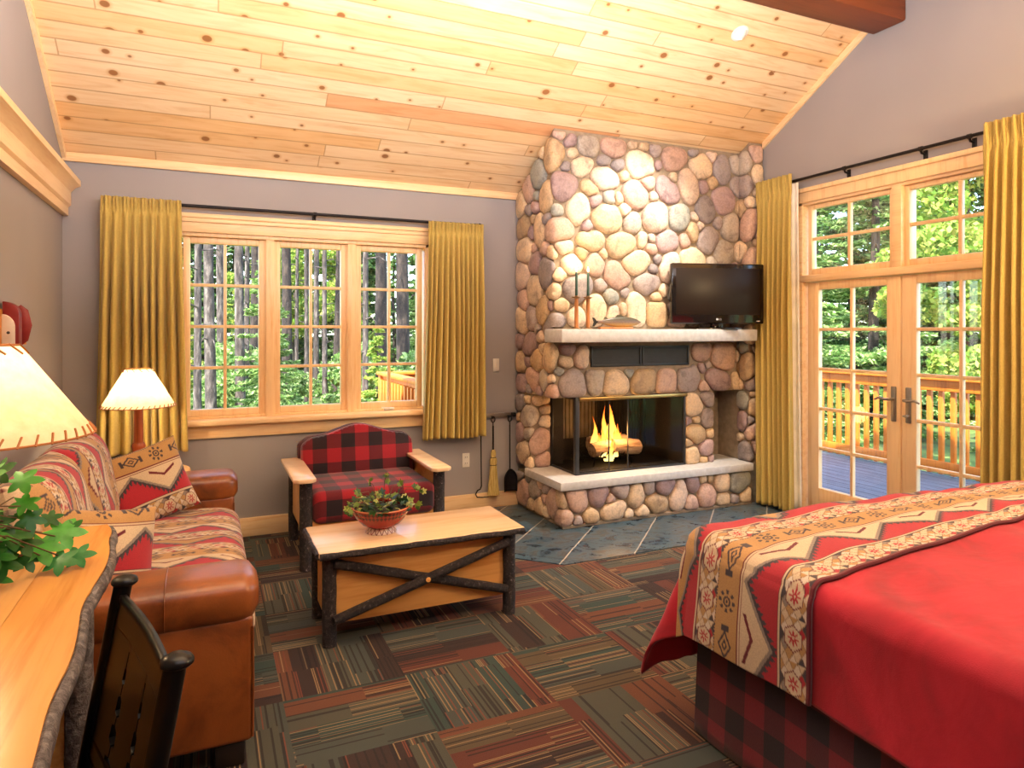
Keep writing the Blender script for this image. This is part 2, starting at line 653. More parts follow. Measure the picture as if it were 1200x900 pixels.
# stone: colour per stone in col, mottled
g = G('river_rock')
o_ = g.co()
c = g.attr('col').outputs['Color']
n1 = g.noise(o_, 11, 6, 0.62, 0.6)
n2 = g.noise(o_, 70, 4, 0.6)
c = g.mix(0.8, c, g.ramp(n1, [(0.28, srgb(160, 150, 150)), (0.5, srgb(240, 236, 230)), (0.72, srgb(255, 246, 226))]), 'MULTIPLY')
c = g.mix(0.35, c, g.ramp(n2, [(0.35, srgb(170, 160, 150)), (0.6, (1, 1, 1))]), 'MULTIPLY')
M['rock'] = g.fin(c, 0.62, g.bump(g.m('ADD', n1, g.m('MULTIPLY', n2, 0.4)), 0.35, 0.012))
M['mortar'] = plain('mortar', srgb(148, 132, 112), 0.9, 0.2, 22, 0.6, 120)
M['slab'] = plain('concrete_slab', srgb(198, 198, 200), 0.6, 0.10, 30, 0.25, 140)

def leather(name, c1, c2):
    g = G(name)
    o_ = g.co()
    n1 = g.noise(o_, 5, 5, 0.6, 0.5)
    col = g.ramp(n1, [(0.3, c2), (0.55, c1), (0.75, tuple(min(1, k * 1.25) for k in c1[:3]))])
    vo = g.voro(o_, 160)
    return g.fin(col, g.ramp(n1, [(0.3, (0.28,) * 3), (0.7, (0.4,) * 3)]), g.bump(vo.outputs['Distance'], 0.08, 0.003), Coat_Weight=0.25, Coat_Roughness=0.2)


M['leather'] = leather('tan_leather', srgb(138, 74, 30), srgb(90, 42, 17))
M['black_wood'] = plain('black_lacquer', srgb(7, 6, 7), 0.28, 0.2, 10, Specular_IOR_Level=0.3)
M['dark_foot'] = plain('dark_wood_foot', srgb(30, 22, 18), 0.5)
M['iron'] = plain('wrought_iron', srgb(34, 30, 32), 0.45, 0.2, 30, 0.3, 90, Metallic=0.6)
M['brass'] = plain('brass', srgb(176, 150, 96), 0.3, 0.1, 20, Metallic=0.9)
M['steel'] = plain('brushed_steel', srgb(150, 142, 132), 0.35, 0.1, 20, Metallic=0.8)
M['grille'] = plain('dark_grille', srgb(38, 40, 44), 0.45, 0.1, 20)
M['grille_in'] = plain('grille_mesh', srgb(52, 52, 54), 0.6, 0.1, 20)
M['white_plastic'] = plain('white_plastic', srgb(226, 222, 212), 0.4, 0.04)
M['soot'] = plain('sooty_steel', srgb(20, 16, 14), 0.8, 0.15, 12)
M['firebrick'] = plain('pale_firebox_steel', srgb(104, 94, 78), 0.6, 0.3, 14, 0.3, 60)

g = G('dark_bark')
o_ = g.co()
n1 = g.noise(o_, 60, 5, 0.7, 0.4)
n2 = g.noise(o_, 210, 3, 0.7)
c = g.ramp(n1, [(0.3, srgb(16, 12, 14)), (0.52, srgb(40, 31, 32)), (0.63, srgb(76, 62, 60)), (0.72, srgb(170, 158, 152))])
M['bark'] = g.fin(c, 0.6, g.bump(g.m('ADD', n1, g.m('MULTIPLY', n2, 0.5)), 0.8, 0.02))

# ------------------------------------------------------------------ structure
S = 'structure'
mb = MB().box((XL, YREAR, -0.12), (XR, YB, 0.0))
tag(mb.build('floor', M['carpet'], smooth=False), 'striped patchwork carpet tile floor of the lodge room', 'floor', kind=S)
mb = MB().prism([(2.075, 3.79), (XR, 3.79), (XR, YB), (1.75, YB), (1.75, 4.13)], 0.0, 0.006)
tag(mb.build('trim_1', M['slate'], smooth=False), 'dark slate tile apron laid on the diagonal before the fireplace', 'floor', kind=S)

T = 0.16
WX0, WX1, WZ0, WZ1 = -0.21, 1.655, 0.865, 2.205
mb = MB()
mb.box((XL - T, YB, -0.1), (WX0, YB + T, 2.9)).box((WX1, YB, -0.1), (XR + T, YB + T, 2.9))
mb.box((WX0, YB, -0.1), (WX1, YB + T, WZ0)).box((WX0, YB, WZ1), (WX1, YB + T, 2.9))
tag(mb.build('wall_back', M['paint'], smooth=False), 'taupe painted back wall with the triple window', 'wall', kind=S)
DY0, DY1, DZ1 = 2.33, 4.11, 2.545
mb = MB()


def gable(y0, y1, z0, x0, x1):
    def top(yy):
        return zceil(yy) + 0.05 if yy >= YRIDGE else zceil(YRIDGE) - 0.22 * (YRIDGE - yy) + 0.05
    ys = [y0] + ([YRIDGE] if y0 < YRIDGE < y1 else []) + [y1]
    poly = [(y0, z0), (y1, z0)] + [(yy, top(yy)) for yy in reversed(ys)]
    mb.prism(poly, x0, x1, 'x')


gable(YREAR, DY0, -0.1, XR, XR + T)
gable(DY1, YB, -0.1, XR, XR + T)
gable(DY0, DY1, DZ1, XR, XR + T)
tag(mb.build('wall_right', M['paint'], smooth=False), 'taupe gable wall with the french doors', 'wall', kind=S)
mb = MB()
gable(YREAR, YB, -0.1, XL - T, XL)
tag(mb.build('wall_left', M['paint'], smooth=False), 'taupe gable wall behind the leather sofa', 'wall', kind=S)
mb = MB().box((XL - T, YREAR - T, -0.1), (XR + T, YREAR, 3.4))
tag(mb.build('wall_rear', M['paint'], smooth=False), 'plain taupe wall behind the bed', 'wall', kind=S)
zr = zceil(YRIDGE)
mb = MB().prism([(YB + T + 0.45, zceil(YB + T + 0.45)), (YRIDGE, zr), (YREAR - T, zr - 0.22 * (YRIDGE - YREAR + T)),
                 (YREAR - T, zr - 0.22 * (YRIDGE - YREAR + T) + 0.2), (YRIDGE, zr + 0.22), (YB + T + 0.45, zceil(YB + T + 0.45) + 0.2)],
                XL - T - 0.3, XR + T + 0.3, 'x')
tag(mb.build('ceiling', M['ceiling'], smooth=False), 'sloping ceiling of knotty pine boards', 'ceiling', kind=S)

# ridge beam
mb = MB().box((XL, 3.16, 3.66), (XR - 0.002, 3.42, 3.90), 0.02)
tag(mb.build('trim_2', M['beam'], origin='base'), 'dark stained ridge beam under the pine ceiling', 'beam', kind=S)
# thin trims where ceiling meets the walls
a = math.atan(SLOPE)
mb = MB().box((XL, YB - 0.025, EAVE - 0.055), (2.43, YB - 0.001, EAVE + 0.005), 0.004)
tag(mb.build('trim_3', M['fir_x']), 'pine strip where the back wall meets the ceiling', 'trim', kind=S)
for nm, xa, xb, lb, yend in (('trim_4', XL + 0.001, XL + 0.025, 'pine strip along the left rake of the ceiling', YB - 0.03),
                             ('trim_5', XR - 0.02, XR - 0.001, 'pine strip along the right rake of the ceiling', 4.49)):
    mb = MB().prism([(yend, zceil(yend) - 0.055), (3.43, zceil(3.43) - 0.055), (3.43, zceil(3.43)), (yend, zceil(yend))], xa, xb, 'x')
    tag(mb.build(nm, M['fir_y']), lb, 'trim', kind=S)
# cornice ledge on the left wall
prof = [(XL, 2.26), (XL + 0.035, 2.26), (XL + 0.035, 2.315), (XL + 0.05, 2.33), (XL + 0.05, 2.415), (XL + 0.075, 2.445), (XL + 0.105, 2.46), (XL + 0.105, 2.495), (XL, 2.495)]
mb = MB().prism(prof, YREAR + 0.02, YB - 0.002, 'y')
tag(mb.build('trim_6', M['fir_y']), 'stepped pine ledge moulding along the left wall', 'trim', kind=S)
# baseboards
mb = MB().box((XL + 0.02, YB - 0.02, 0.0), (2.43, YB - 0.001, 0.135), 0.004)
tag(mb.build('baseboard_back', M['fir_x']), 'pine baseboard of the back wall', 'baseboard', kind=S)
mb = MB().box((XL + 0.001, YREAR, 0.0), (XL + 0.02, YB - 0.001, 0.135), 0.004)
tag(mb.build('baseboard_left', M['fir_y']), 'pine baseboard of the left wall', 'baseboard', kind=S)
mb = MB().box((XR - 0.02, YREAR, 0.0), (XR - 0.001, 2.24, 0.135), 0.004)
tag(mb.build('baseboard_right', M['fir_y']), 'pine baseboard of the right wall', 'baseboard', kind=S)

# ---- window in the back wall
win = thing('window_1', (0.72, YB, WZ0), 'triple casement window with pine frame in the back wall', 'window', kind=S)
mb = MB()
mb.box((-0.29, YB - 0.022, WZ1 - 0.01), (1.735, YB - 0.001, 2.30), 0.004)
mb.box((-0.305, YB - 0.045, 2.295), (1.75, YB - 0.001, 2.328), 0.008)
mb.box((-0.295, YB - 0.034, 2.265), (1.74, YB - 0.001, 2.296), 0.006)
for xa in (-0.29, 1.64):
    mb.box((xa, YB - 0.022, WZ0), (xa + 0.095, YB - 0.001, WZ1), 0.004)
mb.build('casing', M['fir_x'], win)
mb = MB()
mb.box((WX0, YB + 0.0, WZ1 - 0.035), (WX1, YB + T, WZ1), 0.003).box((WX0, YB + 0.02, WZ0), (WX1, YB + T, WZ0 + 0.018), 0.003)
mb.box((WX0, YB + 0.0, WZ0), (WX0 + 0.035, YB + T, WZ1), 0.003).box((WX1 - 0.04, YB, WZ0), (WX1, YB + T, WZ1), 0.003)
for xa, xb in ((0.392, 0.449), (0.988, 1.053)):
    mb.box((xa, YB + 0.005, WZ0), (xb, YB + T, WZ1), 0.004)
    mb.box((xa - 0.012, YB + 0.03, WZ0), (xb + 0.012, YB + T, WZ1), 0.003)
mb.build('frame', M['fir_z'], win)
mb = MB().box((-0.315, YB - 0.075, 0.822), (1.76, YB + 0.03, 0.866), 0.012, 3)
mb.build('sill', M['fir_x'], win)
mb = MB().box((-0.29, YB - 0.022, 0.73), (1.735, YB - 0.001, 0.824), 0.005)
mb.build('apron', M['fir_x'], win)
GZ0, GZ1 = 0.933, 2.124
for si, (xa, xb) in enumerate(((-0.112, 0.344), (0.496, 0.942), (1.10, 1.550))):
    mb = MB()
    w_ = 0.046
    ya, yb = YB + 0.035, YB + 0.085
    mb.box((xa - w_, ya, GZ0 - 0.05), (xa, yb, GZ1 + 0.045), 0.006).box((xb, ya, GZ0 - 0.05), (xb + w_, yb, GZ1 + 0.045), 0.006)
    mb.box((xa, ya, GZ1), (xb, yb, GZ1 + 0.045), 0.006).box((xa, ya, GZ0 - 0.05), (xb, yb, GZ0), 0.006)
    sash = mb.build('sash', M['fir_z'], win)
    mb = MB()
    xm = (xa + xb) / 2
    mb.box((xm - 0.011, ya + 0.008, GZ0), (xm + 0.011, yb - 0.008, GZ1), 0.004)
    for k in (1, 2, 3):
        zz = GZ0 + (GZ1 - GZ0) * k / 4
        mb.box((xa, ya + 0.009, zz - 0.011), (xb, yb - 0.009, zz + 0.011), 0.004)
    mb.build('muntins', M['fir_z'], sash)
    MB().box((xa - 0.005, YB + 0.057, GZ0 - 0.005), (xb + 0.005, YB + 0.062, GZ1 + 0.005)).build('pane', M['glass'], sash, smooth=False)
mb = MB().box((1.275, YB - 0.005, 0.868), (1.355, YB + 0.03, 0.882), 0.005).tube([(1.35, YB - 0.006, 0.884), (1.31, YB - 0.03, 0.888), (1.25, YB - 0.012, 0.89)], 0.006, 8)
mb.build('crank_handle', M['white_plastic'], win)

# ---- french doors with transoms in the right wall
dr = thing('door_1', (XR, 3.22, 0.0), 'pine french doors with transom lights in the right wall', 'door', kind=S)
mb = MB()
mb.box((XR - 0.024, DY0 - 0.09, DZ1 - 0.005), (XR - 0.001, DY1 + 0.09, 2.625), 0.004)
mb.box((XR - 0.048, DY0 - 0.105, 2.62), (XR - 0.001, DY1 + 0.105, 2.655), 0.008)
for ya in (DY0 - 0.09, DY1):
    mb.box((XR - 0.024, ya, 0.0), (XR - 0.001, ya + 0.09, DZ1), 0.004)
mb.build('casing', M['fir_z'], dr)
mb = MB()
for ya in (DY0, DY1 - 0.045):
    mb.box((XR - 0.002, ya, 0.0), (XR + T, ya + 0.045, DZ1), 0.004)
mb.box((XR - 0.002, DY0, DZ1 - 0.025), (XR + T, DY1, DZ1), 0.004)
mb.box((XR - 0.01, DY0, 1.895), (XR + T, DY1, 1.95), 0.006)
mb.box((XR - 0.004, 3.20, 1.95), (XR + T, 3.275, DZ1), 0.004)
mb.build('frame', M['fir_y'], dr)
MB().box((XR + 0.0, DY0, 0.0), (XR + T, DY1, 0.022), 0.004).build('threshold', M['steel'], dr)
xa, xb = XR + 0.03, XR + 0.075


def lights(parent, name, y0, y1, z0, z1, wst, top, bot, cols, rows):
    mb = MB()
    mb.box((xa, y0 - wst, z0 - bot), (xb, y0, z1 + top), 0.006).box((xa, y1, z0 - bot), (xb, y1 + wst, z1 + top), 0.006)
    mb.box((xa, y0, z1), (xb, y1, z1 + top), 0.006).box((xa, y0, z0 - bot), (xb, y1, z0), 0.006)
    leaf = mb.build(name, M['fir_z'], parent)
    mb = MB()
    for k in range(1, cols):
        yy = y0 + (y1 - y0) * k / cols
        mb.box((xa + 0.006, yy - 0.012, z0), (xb - 0.006, yy + 0.012, z1), 0.004)
    for k in range(1, rows):
        zz = z0 + (z1 - z0) * k / rows
        mb.box((xa + 0.007, y0, zz - 0.012), (xb - 0.007, y1, zz + 0.012), 0.004)
    mb.build('muntins', M['fir_z'], leaf)
    MB().box((xa + 0.02, y0 - 0.004, z0 - 0.004), (xa + 0.025, y1 + 0.004, z1 + 0.004)).build('pane', M['glass'], leaf, smooth=False)
    return leaf


lights(dr, 'transom_sash', 3.315, 4.0, 2.0, 2.485, 0.038, 0.033, 0.048, 2, 2)
lights(dr, 'transom_sash', 2.475, 3.162, 2.0, 2.485, 0.038, 0.033, 0.048, 2, 2)
for y0, y1, hy, sgn in ((3.338, 3.935, 3.278, 1), (2.515, 3.112, 3.166, -1)):
    leaf = lights(dr, 'door_leaf', y0, y1, 0.235, 1.828, 0.108, 0.062, 0.21, 2, 5)
    mb = MB().box((xa - 0.012, hy - 0.02, 0.85), (xa + 0.001, hy + 0.02, 1.10), 0.006)
    mb.tube([(xa - 0.01, hy, 1.01), (xa - 0.055, hy, 1.01), (xa - 0.062, hy + sgn * 0.03, 1.008), (xa - 0.06, hy + sgn * 0.08, 1.015), (xa - 0.055, hy + sgn * 0.115, 1.0)], [0.011, 0.01, 0.01, 0.008, 0.006], 10)
    if sgn < 0:
        mb.tube([(xa - 0.012, hy, 0.9), (xa - 0.035, hy, 0.9)], 0.012, 10).box((xa - 0.045, hy - 0.018, 0.894), (xa - 0.03, hy + 0.018, 0.906), 0.003)
    mb.build('handle', M['steel'], dr)

# ------------------------------------------------------------------ fireplace
FX0, FX1, FY = 2.44, 4.29, 4.62
fp = thing('fireplace', (3.3, 4.9, 0.0), 'river rock corner fireplace rising to the pine ceiling', 'fireplace')
ZL = 0.975           # lintel underside
ZH = 0.365           # hearth top
mb = MB()
e = 0.004
mb.prism([(FY, ZL), (YB - e, ZL), (YB - e, EAVE - e), (FY, zceil(FY) - e)], FX0, XR - e, 'x')
mb.prism([(4.5, 0.006), (FY, 0.006), (FY, zceil(FY) - e), (4.5, zceil(4.5) - e)], FX1, XR - e, 'x')
mb.box((FX0, 5.03, ZH), (2.62, YB - e, ZL)).box((3.69, FY, ZH), (4.0, YB - e, ZL)).box((4.0, 4.90, ZH), (FX1, YB - e, ZL))
mb.box((FX1, FY, ZH), (XR - e, YB - e, ZL))
mb.box((FX0, 4.47, 0.006), (FX1, YB - e, 0.31))
mb.box((FX0 - 0.012, 4.455, 0.006), (FX1 - 0.06, 4.48, 0.03), 0.004)
mb.build('masonry_core', M['mortar'], fp, smooth=False)
# hearth slab and mantel
mb = MB().prism([(2.39, 4.415), (4.262, 4.415), (4.262, 4.6), (4.285, 4.62), (4.285, 5.0), (2.9, 5.0), (2.64, 5.05), (2.39, 5.05)], 0.302, ZH, 'z', 0.006)
mb.build('hearth_slab', M['slab'], fp)
mb = MB().box((2.365, 4.355, 1.41), (4.245, 4.64, 1.51), 0.008)
mb.build('mantel_shelf', M['slab'], fp)

# stones: packed in a flat sheet, mapped round the corners
PAL = [srgb(212, 182, 168), srgb(224, 202, 176), srgb(176, 164, 164), srgb(234, 216, 194), srgb(204, 172, 160), srgb(158, 150, 154),
       srgb(220, 196, 164), srgb(192, 182, 172), srgb(168, 172, 168), srgb(228, 206, 190), srgb(204, 178, 144), srgb(180, 156, 160), srgb(230, 208, 180)]


def stones(mb, poly, z0, z1, ok, seed, rmin=0.03, rmax=0.108, H=0.042, gap=0.008):
    """poly: list of (x, y) of a wall line seen from outside on its right-hand side; ok(x, y, u, z) masks"""
    rng = random.Random(seed)
    P = [np.array(p, float) for p in poly]
    seg = [np.linalg.norm(P[i + 1] - P[i]) for i in range(len(P) - 1)]
    cum = np.concatenate([[0], np.cumsum(seg)])
    dirs = [(P[i + 1] - P[i]) / seg[i] for i in range(len(seg))]
    nrm = [np.array([-d[1], d[0]]) * -1 for d in dirs]
    L = cum[-1]

    def at(u):
        u = min(max(u, 0), L)
        i = min(int(np.searchsorted(cum, u, 'right') - 1), len(seg) - 1)
        p = P[i] + dirs[i] * (u - cum[i])
        n = nrm[i].copy()
        B = 0.05
        if i + 1 < len(seg) and cum[i + 1] - u < B:
            t = 0.5 * (1 - (cum[i + 1] - u) / B)
            n = n * (1 - t) + nrm[i + 1] * t
        if i > 0 and u - cum[i] < B:
            t = 0.5 * (1 - (u - cum[i]) / B)
            n = n * (1 - t) + nrm[i - 1] * t
        return p, n / np.linalg.norm(n)

    res = 0.008
    nu, nz = int(L / res), int((z1 - z0) / res)
    valid = np.zeros((nu, nz), bool)
    for a in range(nu):
        p, n = at((a + 0.5) * res)
        for b in range(nz):
            valid[a, b] = ok(p[0], p[1], (a + .5) * res, z0 + (b + 0.5) * res)
    C = []
    uu, zz = np.meshgrid((np.arange(nu) + .5) * res, z0 + (np.arange(nz) + .5) * res, indexing='ij')
    dist = np.full((nu, nz), 1e9)      # distance to the nearest stone edge
    lab = np.full((nu, nz), -1)
    inv_u = uu[~valid]
    r = rmax
    # dart throwing, large stones first
    cand = np.argwhere(valid)
    while r >= rmin:
        tries = int(900 * (1 if r > 0.06 else 2.2))
        for _ in range(tries):
            a, b = cand[rng.randrange(len(cand))]
            k = r * rng.uniform(0.86, 1.12)
            if dist[a, b] < k * 0.99:
                continue
            asp = rng.uniform(0.8, 1.25)
            ang = rng.uniform(-0.5, 0.5)
            ca, sa = math.cos(ang), math.sin(ang)
            # keep the centre inside the valid field
            m = int(k * 0.62 / res)
            if a - m < 0 or b - m < 0 or a + m >= nu or b + m >= nz:
                continue
            if not (valid[a - m, b] and valid[a + m, b] and valid[a, b - m] and valid[a, b + m]):
                continue
            du, dz = uu - uu[a, b], zz - zz[a, b]
            e1 = (du * ca + dz * sa) / asp
            e2 = (-du * sa + dz * ca) * asp
            d = np.sqrt(e1 * e1 + e2 * e2) - k
            better = d < dist
            lab[better] = len(C)
            dist = np.minimum(dist, d)
            C.append((uu[a, b], zz[a, b], k))
        r *= 0.76
    lab[~valid] = -1
    for i, (cu, cz, k) in enumerate(C):
        n = 26
        rad = []
        for q in range(n):
            th = 2 * PI * q / n
            t = 0.0
            while t < k * 1.75:
                a = int((cu + t * math.cos(th)) / res)
                b = int((cz + t * math.sin(th) - z0) / res)
                if a < 0 or b < 0 or a >= nu or b >= nz or lab[a, b] != i:
                    break
                t += 0.004
            rad.append(max(t - gap, 0.012))
        rad = np.array(rad)
        sm = rad.copy()
        for _ in range(2):
            sm = (np.roll(sm, 1) + 2 * sm + np.roll(sm, -1)) / 4
        rad = np.minimum(sm, rad + 0.006)
        col = np.array(PAL[rng.randrange(len(PAL))])
        col[:3] *= rng.uniform(0.92, 1.16)
        h = H * rng.uniform(0.75, 1.15) * min(1.0, (rad.mean() / 0.06)) ** 0.5
        vs_, fs = [], []
        prof = [(1.0, -0.012), (0.99, 0.30), (0.93, 0.58), (0.80, 0.80), (0.58, 0.94), (0.3, 0.99)]
        for s, hh in prof:
            for q in range(n):
                th = 2 * PI * q / n
                u = cu + rad[q] * s * math.cos(th)
                zz_ = cz + rad[q] * s * math.sin(th)
                p, nn = at(u)
                hv = h * hh if hh > 0 else hh
                vs_.append((p[0] + nn[0] * hv, p[1] + nn[1] * hv, zz_))
        p, nn = at(cu)
        vs_.append((p[0] + nn[0] * h, p[1] + nn[1] * h, cz))
        for j in range(len(prof) - 1):
            for q in range(n):
                q2 = (q + 1) % n
                fs.append((j * n + q, j * n + q2, (j + 1) * n + q2, (j + 1) * n + q))
        last = (len(prof) - 1) * n
        for q in range(n):
            fs.append((last + q, last + (q + 1) % n, len(vs_) - 1))
        mb.add(vs_, fs, col=col)


VX0, VX1, VZ0, VZ1 = 2.765, 3.73, 1.21, 1.375
mb = MB()


def ok_up(x, y, u, z):
    if z > zceil(y) - 0.02:
        return False
    if y < FY + 0.01 and x < 4.26 and 1.395 < z < 1.525:
        return False
    if abs(y - FY) < 0.01 and VX0 - 0.02 < x < VX1 + 0.02 and VZ0 - 0.02 < z < VZ1 + 0.02:
        return False
    return True


stones(mb, [(FX0, YB - 0.01), (FX0, FY), (FX1, FY), (FX1, 4.5), (XR - 0.01, 4.5)], ZL + 0.005, 3.2, ok_up, 7)
stones(mb, [(FX0, YB - 0.01), (FX0, 5.03), (2.62, 5.03)], ZH, ZL - 0.01, lambda *a: True, 11, rmax=0.095)
stones(mb, [(3.69, FY), (4.0, FY)], ZH, ZL, lambda *a: True, 5, rmax=0.085)
stones(mb, [(FX1, FY), (FX1, 4.5), (XR - 0.01, 4.5)], ZH, ZL, lambda *a: True, 9, rmax=0.08)
stones(mb, [(FX0, YB - 0.01), (FX0, 4.47), (4.275, 4.47)], 0.03, 0.302, lambda *a: True, 21, rmax=0.088)
mb.build('stone_facing', M['rock'], fp, angle=60)

# vent
vent = MB().box((VX0, FY - 0.012, VZ0), (VX1, FY + 0.002, VZ0 + 0.016), 0.002).box((VX0, FY - 0.012, VZ1 - 0.016), (VX1, FY + 0.002, VZ1), 0.002)
for xx in (VX0, (VX0 + VX1) / 2 - 0.02, (VX0 + VX1) / 2 + 0.004, VX1 - 0.016):
    vent.box((xx, FY - 0.0125, VZ0), (xx + 0.016, FY + 0.002, VZ1), 0.002)
vent = vent.build('vent_grille', M['grille'], fp)
mb = MB().box((VX0 + 0.005, FY - 0.003, VZ0 + 0.005), (VX1 - 0.005, FY + 0.001, VZ1 - 0.005))
for k in range(9):
    zz = VZ0 + 0.022 + k * 0.0145
    mb.box((VX0 + 0.016, FY - 0.007, zz), (VX1 - 0.016, FY - 0.002, zz + 0.005))
mb.build('louvres', M['grille_in'], vent, smooth=False)

# firebox lining
BX0, BX1, BY = 2.64, 3.685, 5.14
mb = MB()
mb.box((BX0, BY, ZH), (BX1, BY + 0.02, ZL)).box((BX1 - 0.02, FY, ZH), (BX1, BY, ZL)).box((BX0 - 0.018, 5.02, ZH), (BX0 + 0.1, BY + 0.02, ZL))
mb.box((BX0, FY + 0.0, ZL - 0.012), (BX1, BY, ZL - 0.002)).box((BX0, 4.66, ZH), (BX1, BY, ZH + 0.012))
for k in range(18):
    mb.box((3.12 + k * 0.03, BY - 0.008, ZH), (3.135 + k * 0.03, BY, ZL))
mb.build('firebox_lining', M['soot'], fp, smooth=False)
mb = MB()
for k in range(12):
    mb.box((BX0 + 0.03 + k * 0.038, BY - 0.012, ZH + 0.2), (BX0 + 0.054 + k * 0.038, BY - 0.001, ZL - 0.02), 0.003)
mb.box((BX0 + 0.02, BY - 0.004, ZH + 0.2), (BX0 + 0.5, BY - 0.0005, ZL - 0.02))
mb.build('back_panel', M['firebrick'], fp)
# glass doors wrapping the corner
mb = MB()
gx, gy = 2.63, 4.61
mb.box((gx - 0.012, gy - 0.012, ZH), (gx + 0.022, gy + 0.022, ZL), 0.003)
mb.box((gx - 0.006, gy, ZH), (gx + 0.012, 5.03, ZH + 0.016), 0.002).box((gx, gy - 0.006, ZH), (3.69, gy + 0.012, ZH + 0.014), 0.002)
mb.box((gx - 0.006, gy, ZL - 0.02), (gx + 0.012, 5.03, ZL), 0.002)
mb.box((gx - 0.006, 5.01, ZH), (gx + 0.012, 5.03, ZL), 0.002).box((3.672, gy - 0.006, ZH), (3.69, gy + 0.012, ZL), 0.002)
mb.build('door_frame', M['grille'], fp)
MB().box((gx + 0.02, gy - 0.03, ZL - 0.03), (3.69, gy - 0.008, ZL - 0.002), 0.004).build('lintel_strip', M['brass'], fp)
for xa_, xb_ in ((gx + 0.022, 2.93), (2.935, 3.11), (3.115, 3.38), (3.385, 3.672)):
    pn = MB().box((xa_, gy, ZH + 0.016), (xb_, gy + 0.004, ZL - 0.03)).build('glass_panel', M['fire_glass'], fp, smooth=False)
MB().box((gx, gy + 0.024, ZH + 0.016), (gx + 0.004, 5.01, ZL - 0.02)).build('glass_panel', M['fire_glass'], fp, smooth=False)
mb = MB()
for xx in (2.9325, 3.1125):
    mb.box((xx - 0.003, gy - 0.003, ZH + 0.014), (xx + 0.003, gy + 0.008, ZL - 0.03))
for xx in (2.905, 3.14):
    mb.tube([(xx, gy - 0.004, ZH + 0.03), (xx, gy - 0.018, ZH + 0.03)], 0.006, 8)
mb.build('door_rail', M['grille'], fp)
# niche
mb = MB().box((4.0, 4.885, ZH), (FX1, 4.90, ZL)).box((4.0, FY + 0.005, ZH), (4.004, 4.9, ZL)).box((FX1 - 0.006, FY - 0.005, ZH), (FX1 - 0.001, 4.9, ZL))
mb.build('log_niche', M['mortar'], fp, smooth=False)

# ---- fire in the firebox
gr_ = thing('fire_grate', (3.09, 4.86, ZH + 0.012), 'black iron grate holding the burning logs', 'grate')
mb = MB()
zb = ZH + 0.085
for k in range(8):
    xx = 2.90 + k * 0.055
    mb.tube([(xx, 5.03, zb + 0.03), (xx, 4.98, zb), (xx, 4.78, zb), (xx, 4.745, zb + 0.05)], 0.006, 6)
for yy in (4.8, 4.97):
    mb.tube([(2.88, yy, zb - 0.008), (3.31, yy, zb - 0.008)], 0.007, 6)
mb.build('bars', M['iron'], gr_)
for xx in (2.92, 3.26):
    for yy in (4.8, 4.97):
        MB().tube([(xx, yy, zb - 0.008), (xx + (0.02 if xx > 3 else -0.02), yy, ZH + 0.012)], 0.007, 6).build('leg', M['iron'], gr_)
g = G('split_log_wood')
o_ = g.co()
n1 = g.noise(g.scale(o_, (0.2, 1, 1)), 30, 4, 0.6)
M['log'] = g.fin(g.ramp(n1, [(0.3, srgb(130, 90, 60)), (0.55, srgb(214, 184, 150)), (0.8, srgb(232, 208, 178))]), 0.8, g.bump(n1, 0.5, 0.01))
for (x0, x1, yy, zz, rr, an, lb) in ((2.88, 3.06, 4.80, zb + 0.075, 0.058, 0.12, 'pale split log at the left front of the grate'),
                                  (3.08, 3.33, 4.79, zb + 0.075, 0.066, -0.10, 'pale split log at the right front of the grate'),
                                  (2.92, 3.28, 4.90, zb + 0.10, 0.06, 0.03, 'log lying behind the two front logs in the flames')):
    mb = MB()
    n = 9
    rng = random.Random(x0)
    pts = [(x0 + (x1 - x0) * t, yy + an * (t - 0.5) * 0.2, zz + an * (t - .5) * 0.2) for t in (0, 0.3, 0.7, 1)]
    mb.tube(pts, rr, n, jitter=0.12, seed=int(x0 * 100))
    tag(mb.build('firewood_log', M['log'], origin='base', angle=50), lb, 'log', 'logs burning in the grate')

g = G('flame')
p_ = g.attr('puv').outputs['Vector']
u_, v_, w_ = g.xyz(p_)
fc = g.ramp(v_, [(0.0, (1.0, 0.66, 0.22)), (0.3, (1.0, 0.50, 0.09)), (0.7, (1.0, 0.28, 0.03)), (1.0, (0.9, 0.12, 0.01))])
em = g.n('ShaderNodeEmission')
g.put(em.inputs[0], fc)
em.inputs[1].default_value = 3.8
tr = g.n('ShaderNodeBsdfTransparent')
lw = g.n('ShaderNodeLayerWeight')
lw.inputs[0].default_value = 0.35
ms = g.n('ShaderNodeMixShader')
g.put(ms.inputs[0], g.m('MULTIPLY', g.m('ADD', g.m('POWER', lw.outputs['Facing'], 1.6), g.m('MULTIPLY', v_, 0.2)), 0.9))
g.nt.links.new(em.outputs[0], ms.inputs[1])
g.nt.links.new(tr.outputs[0], ms.inputs[2])
M['flame'] = g.surf(ms.outputs[0])


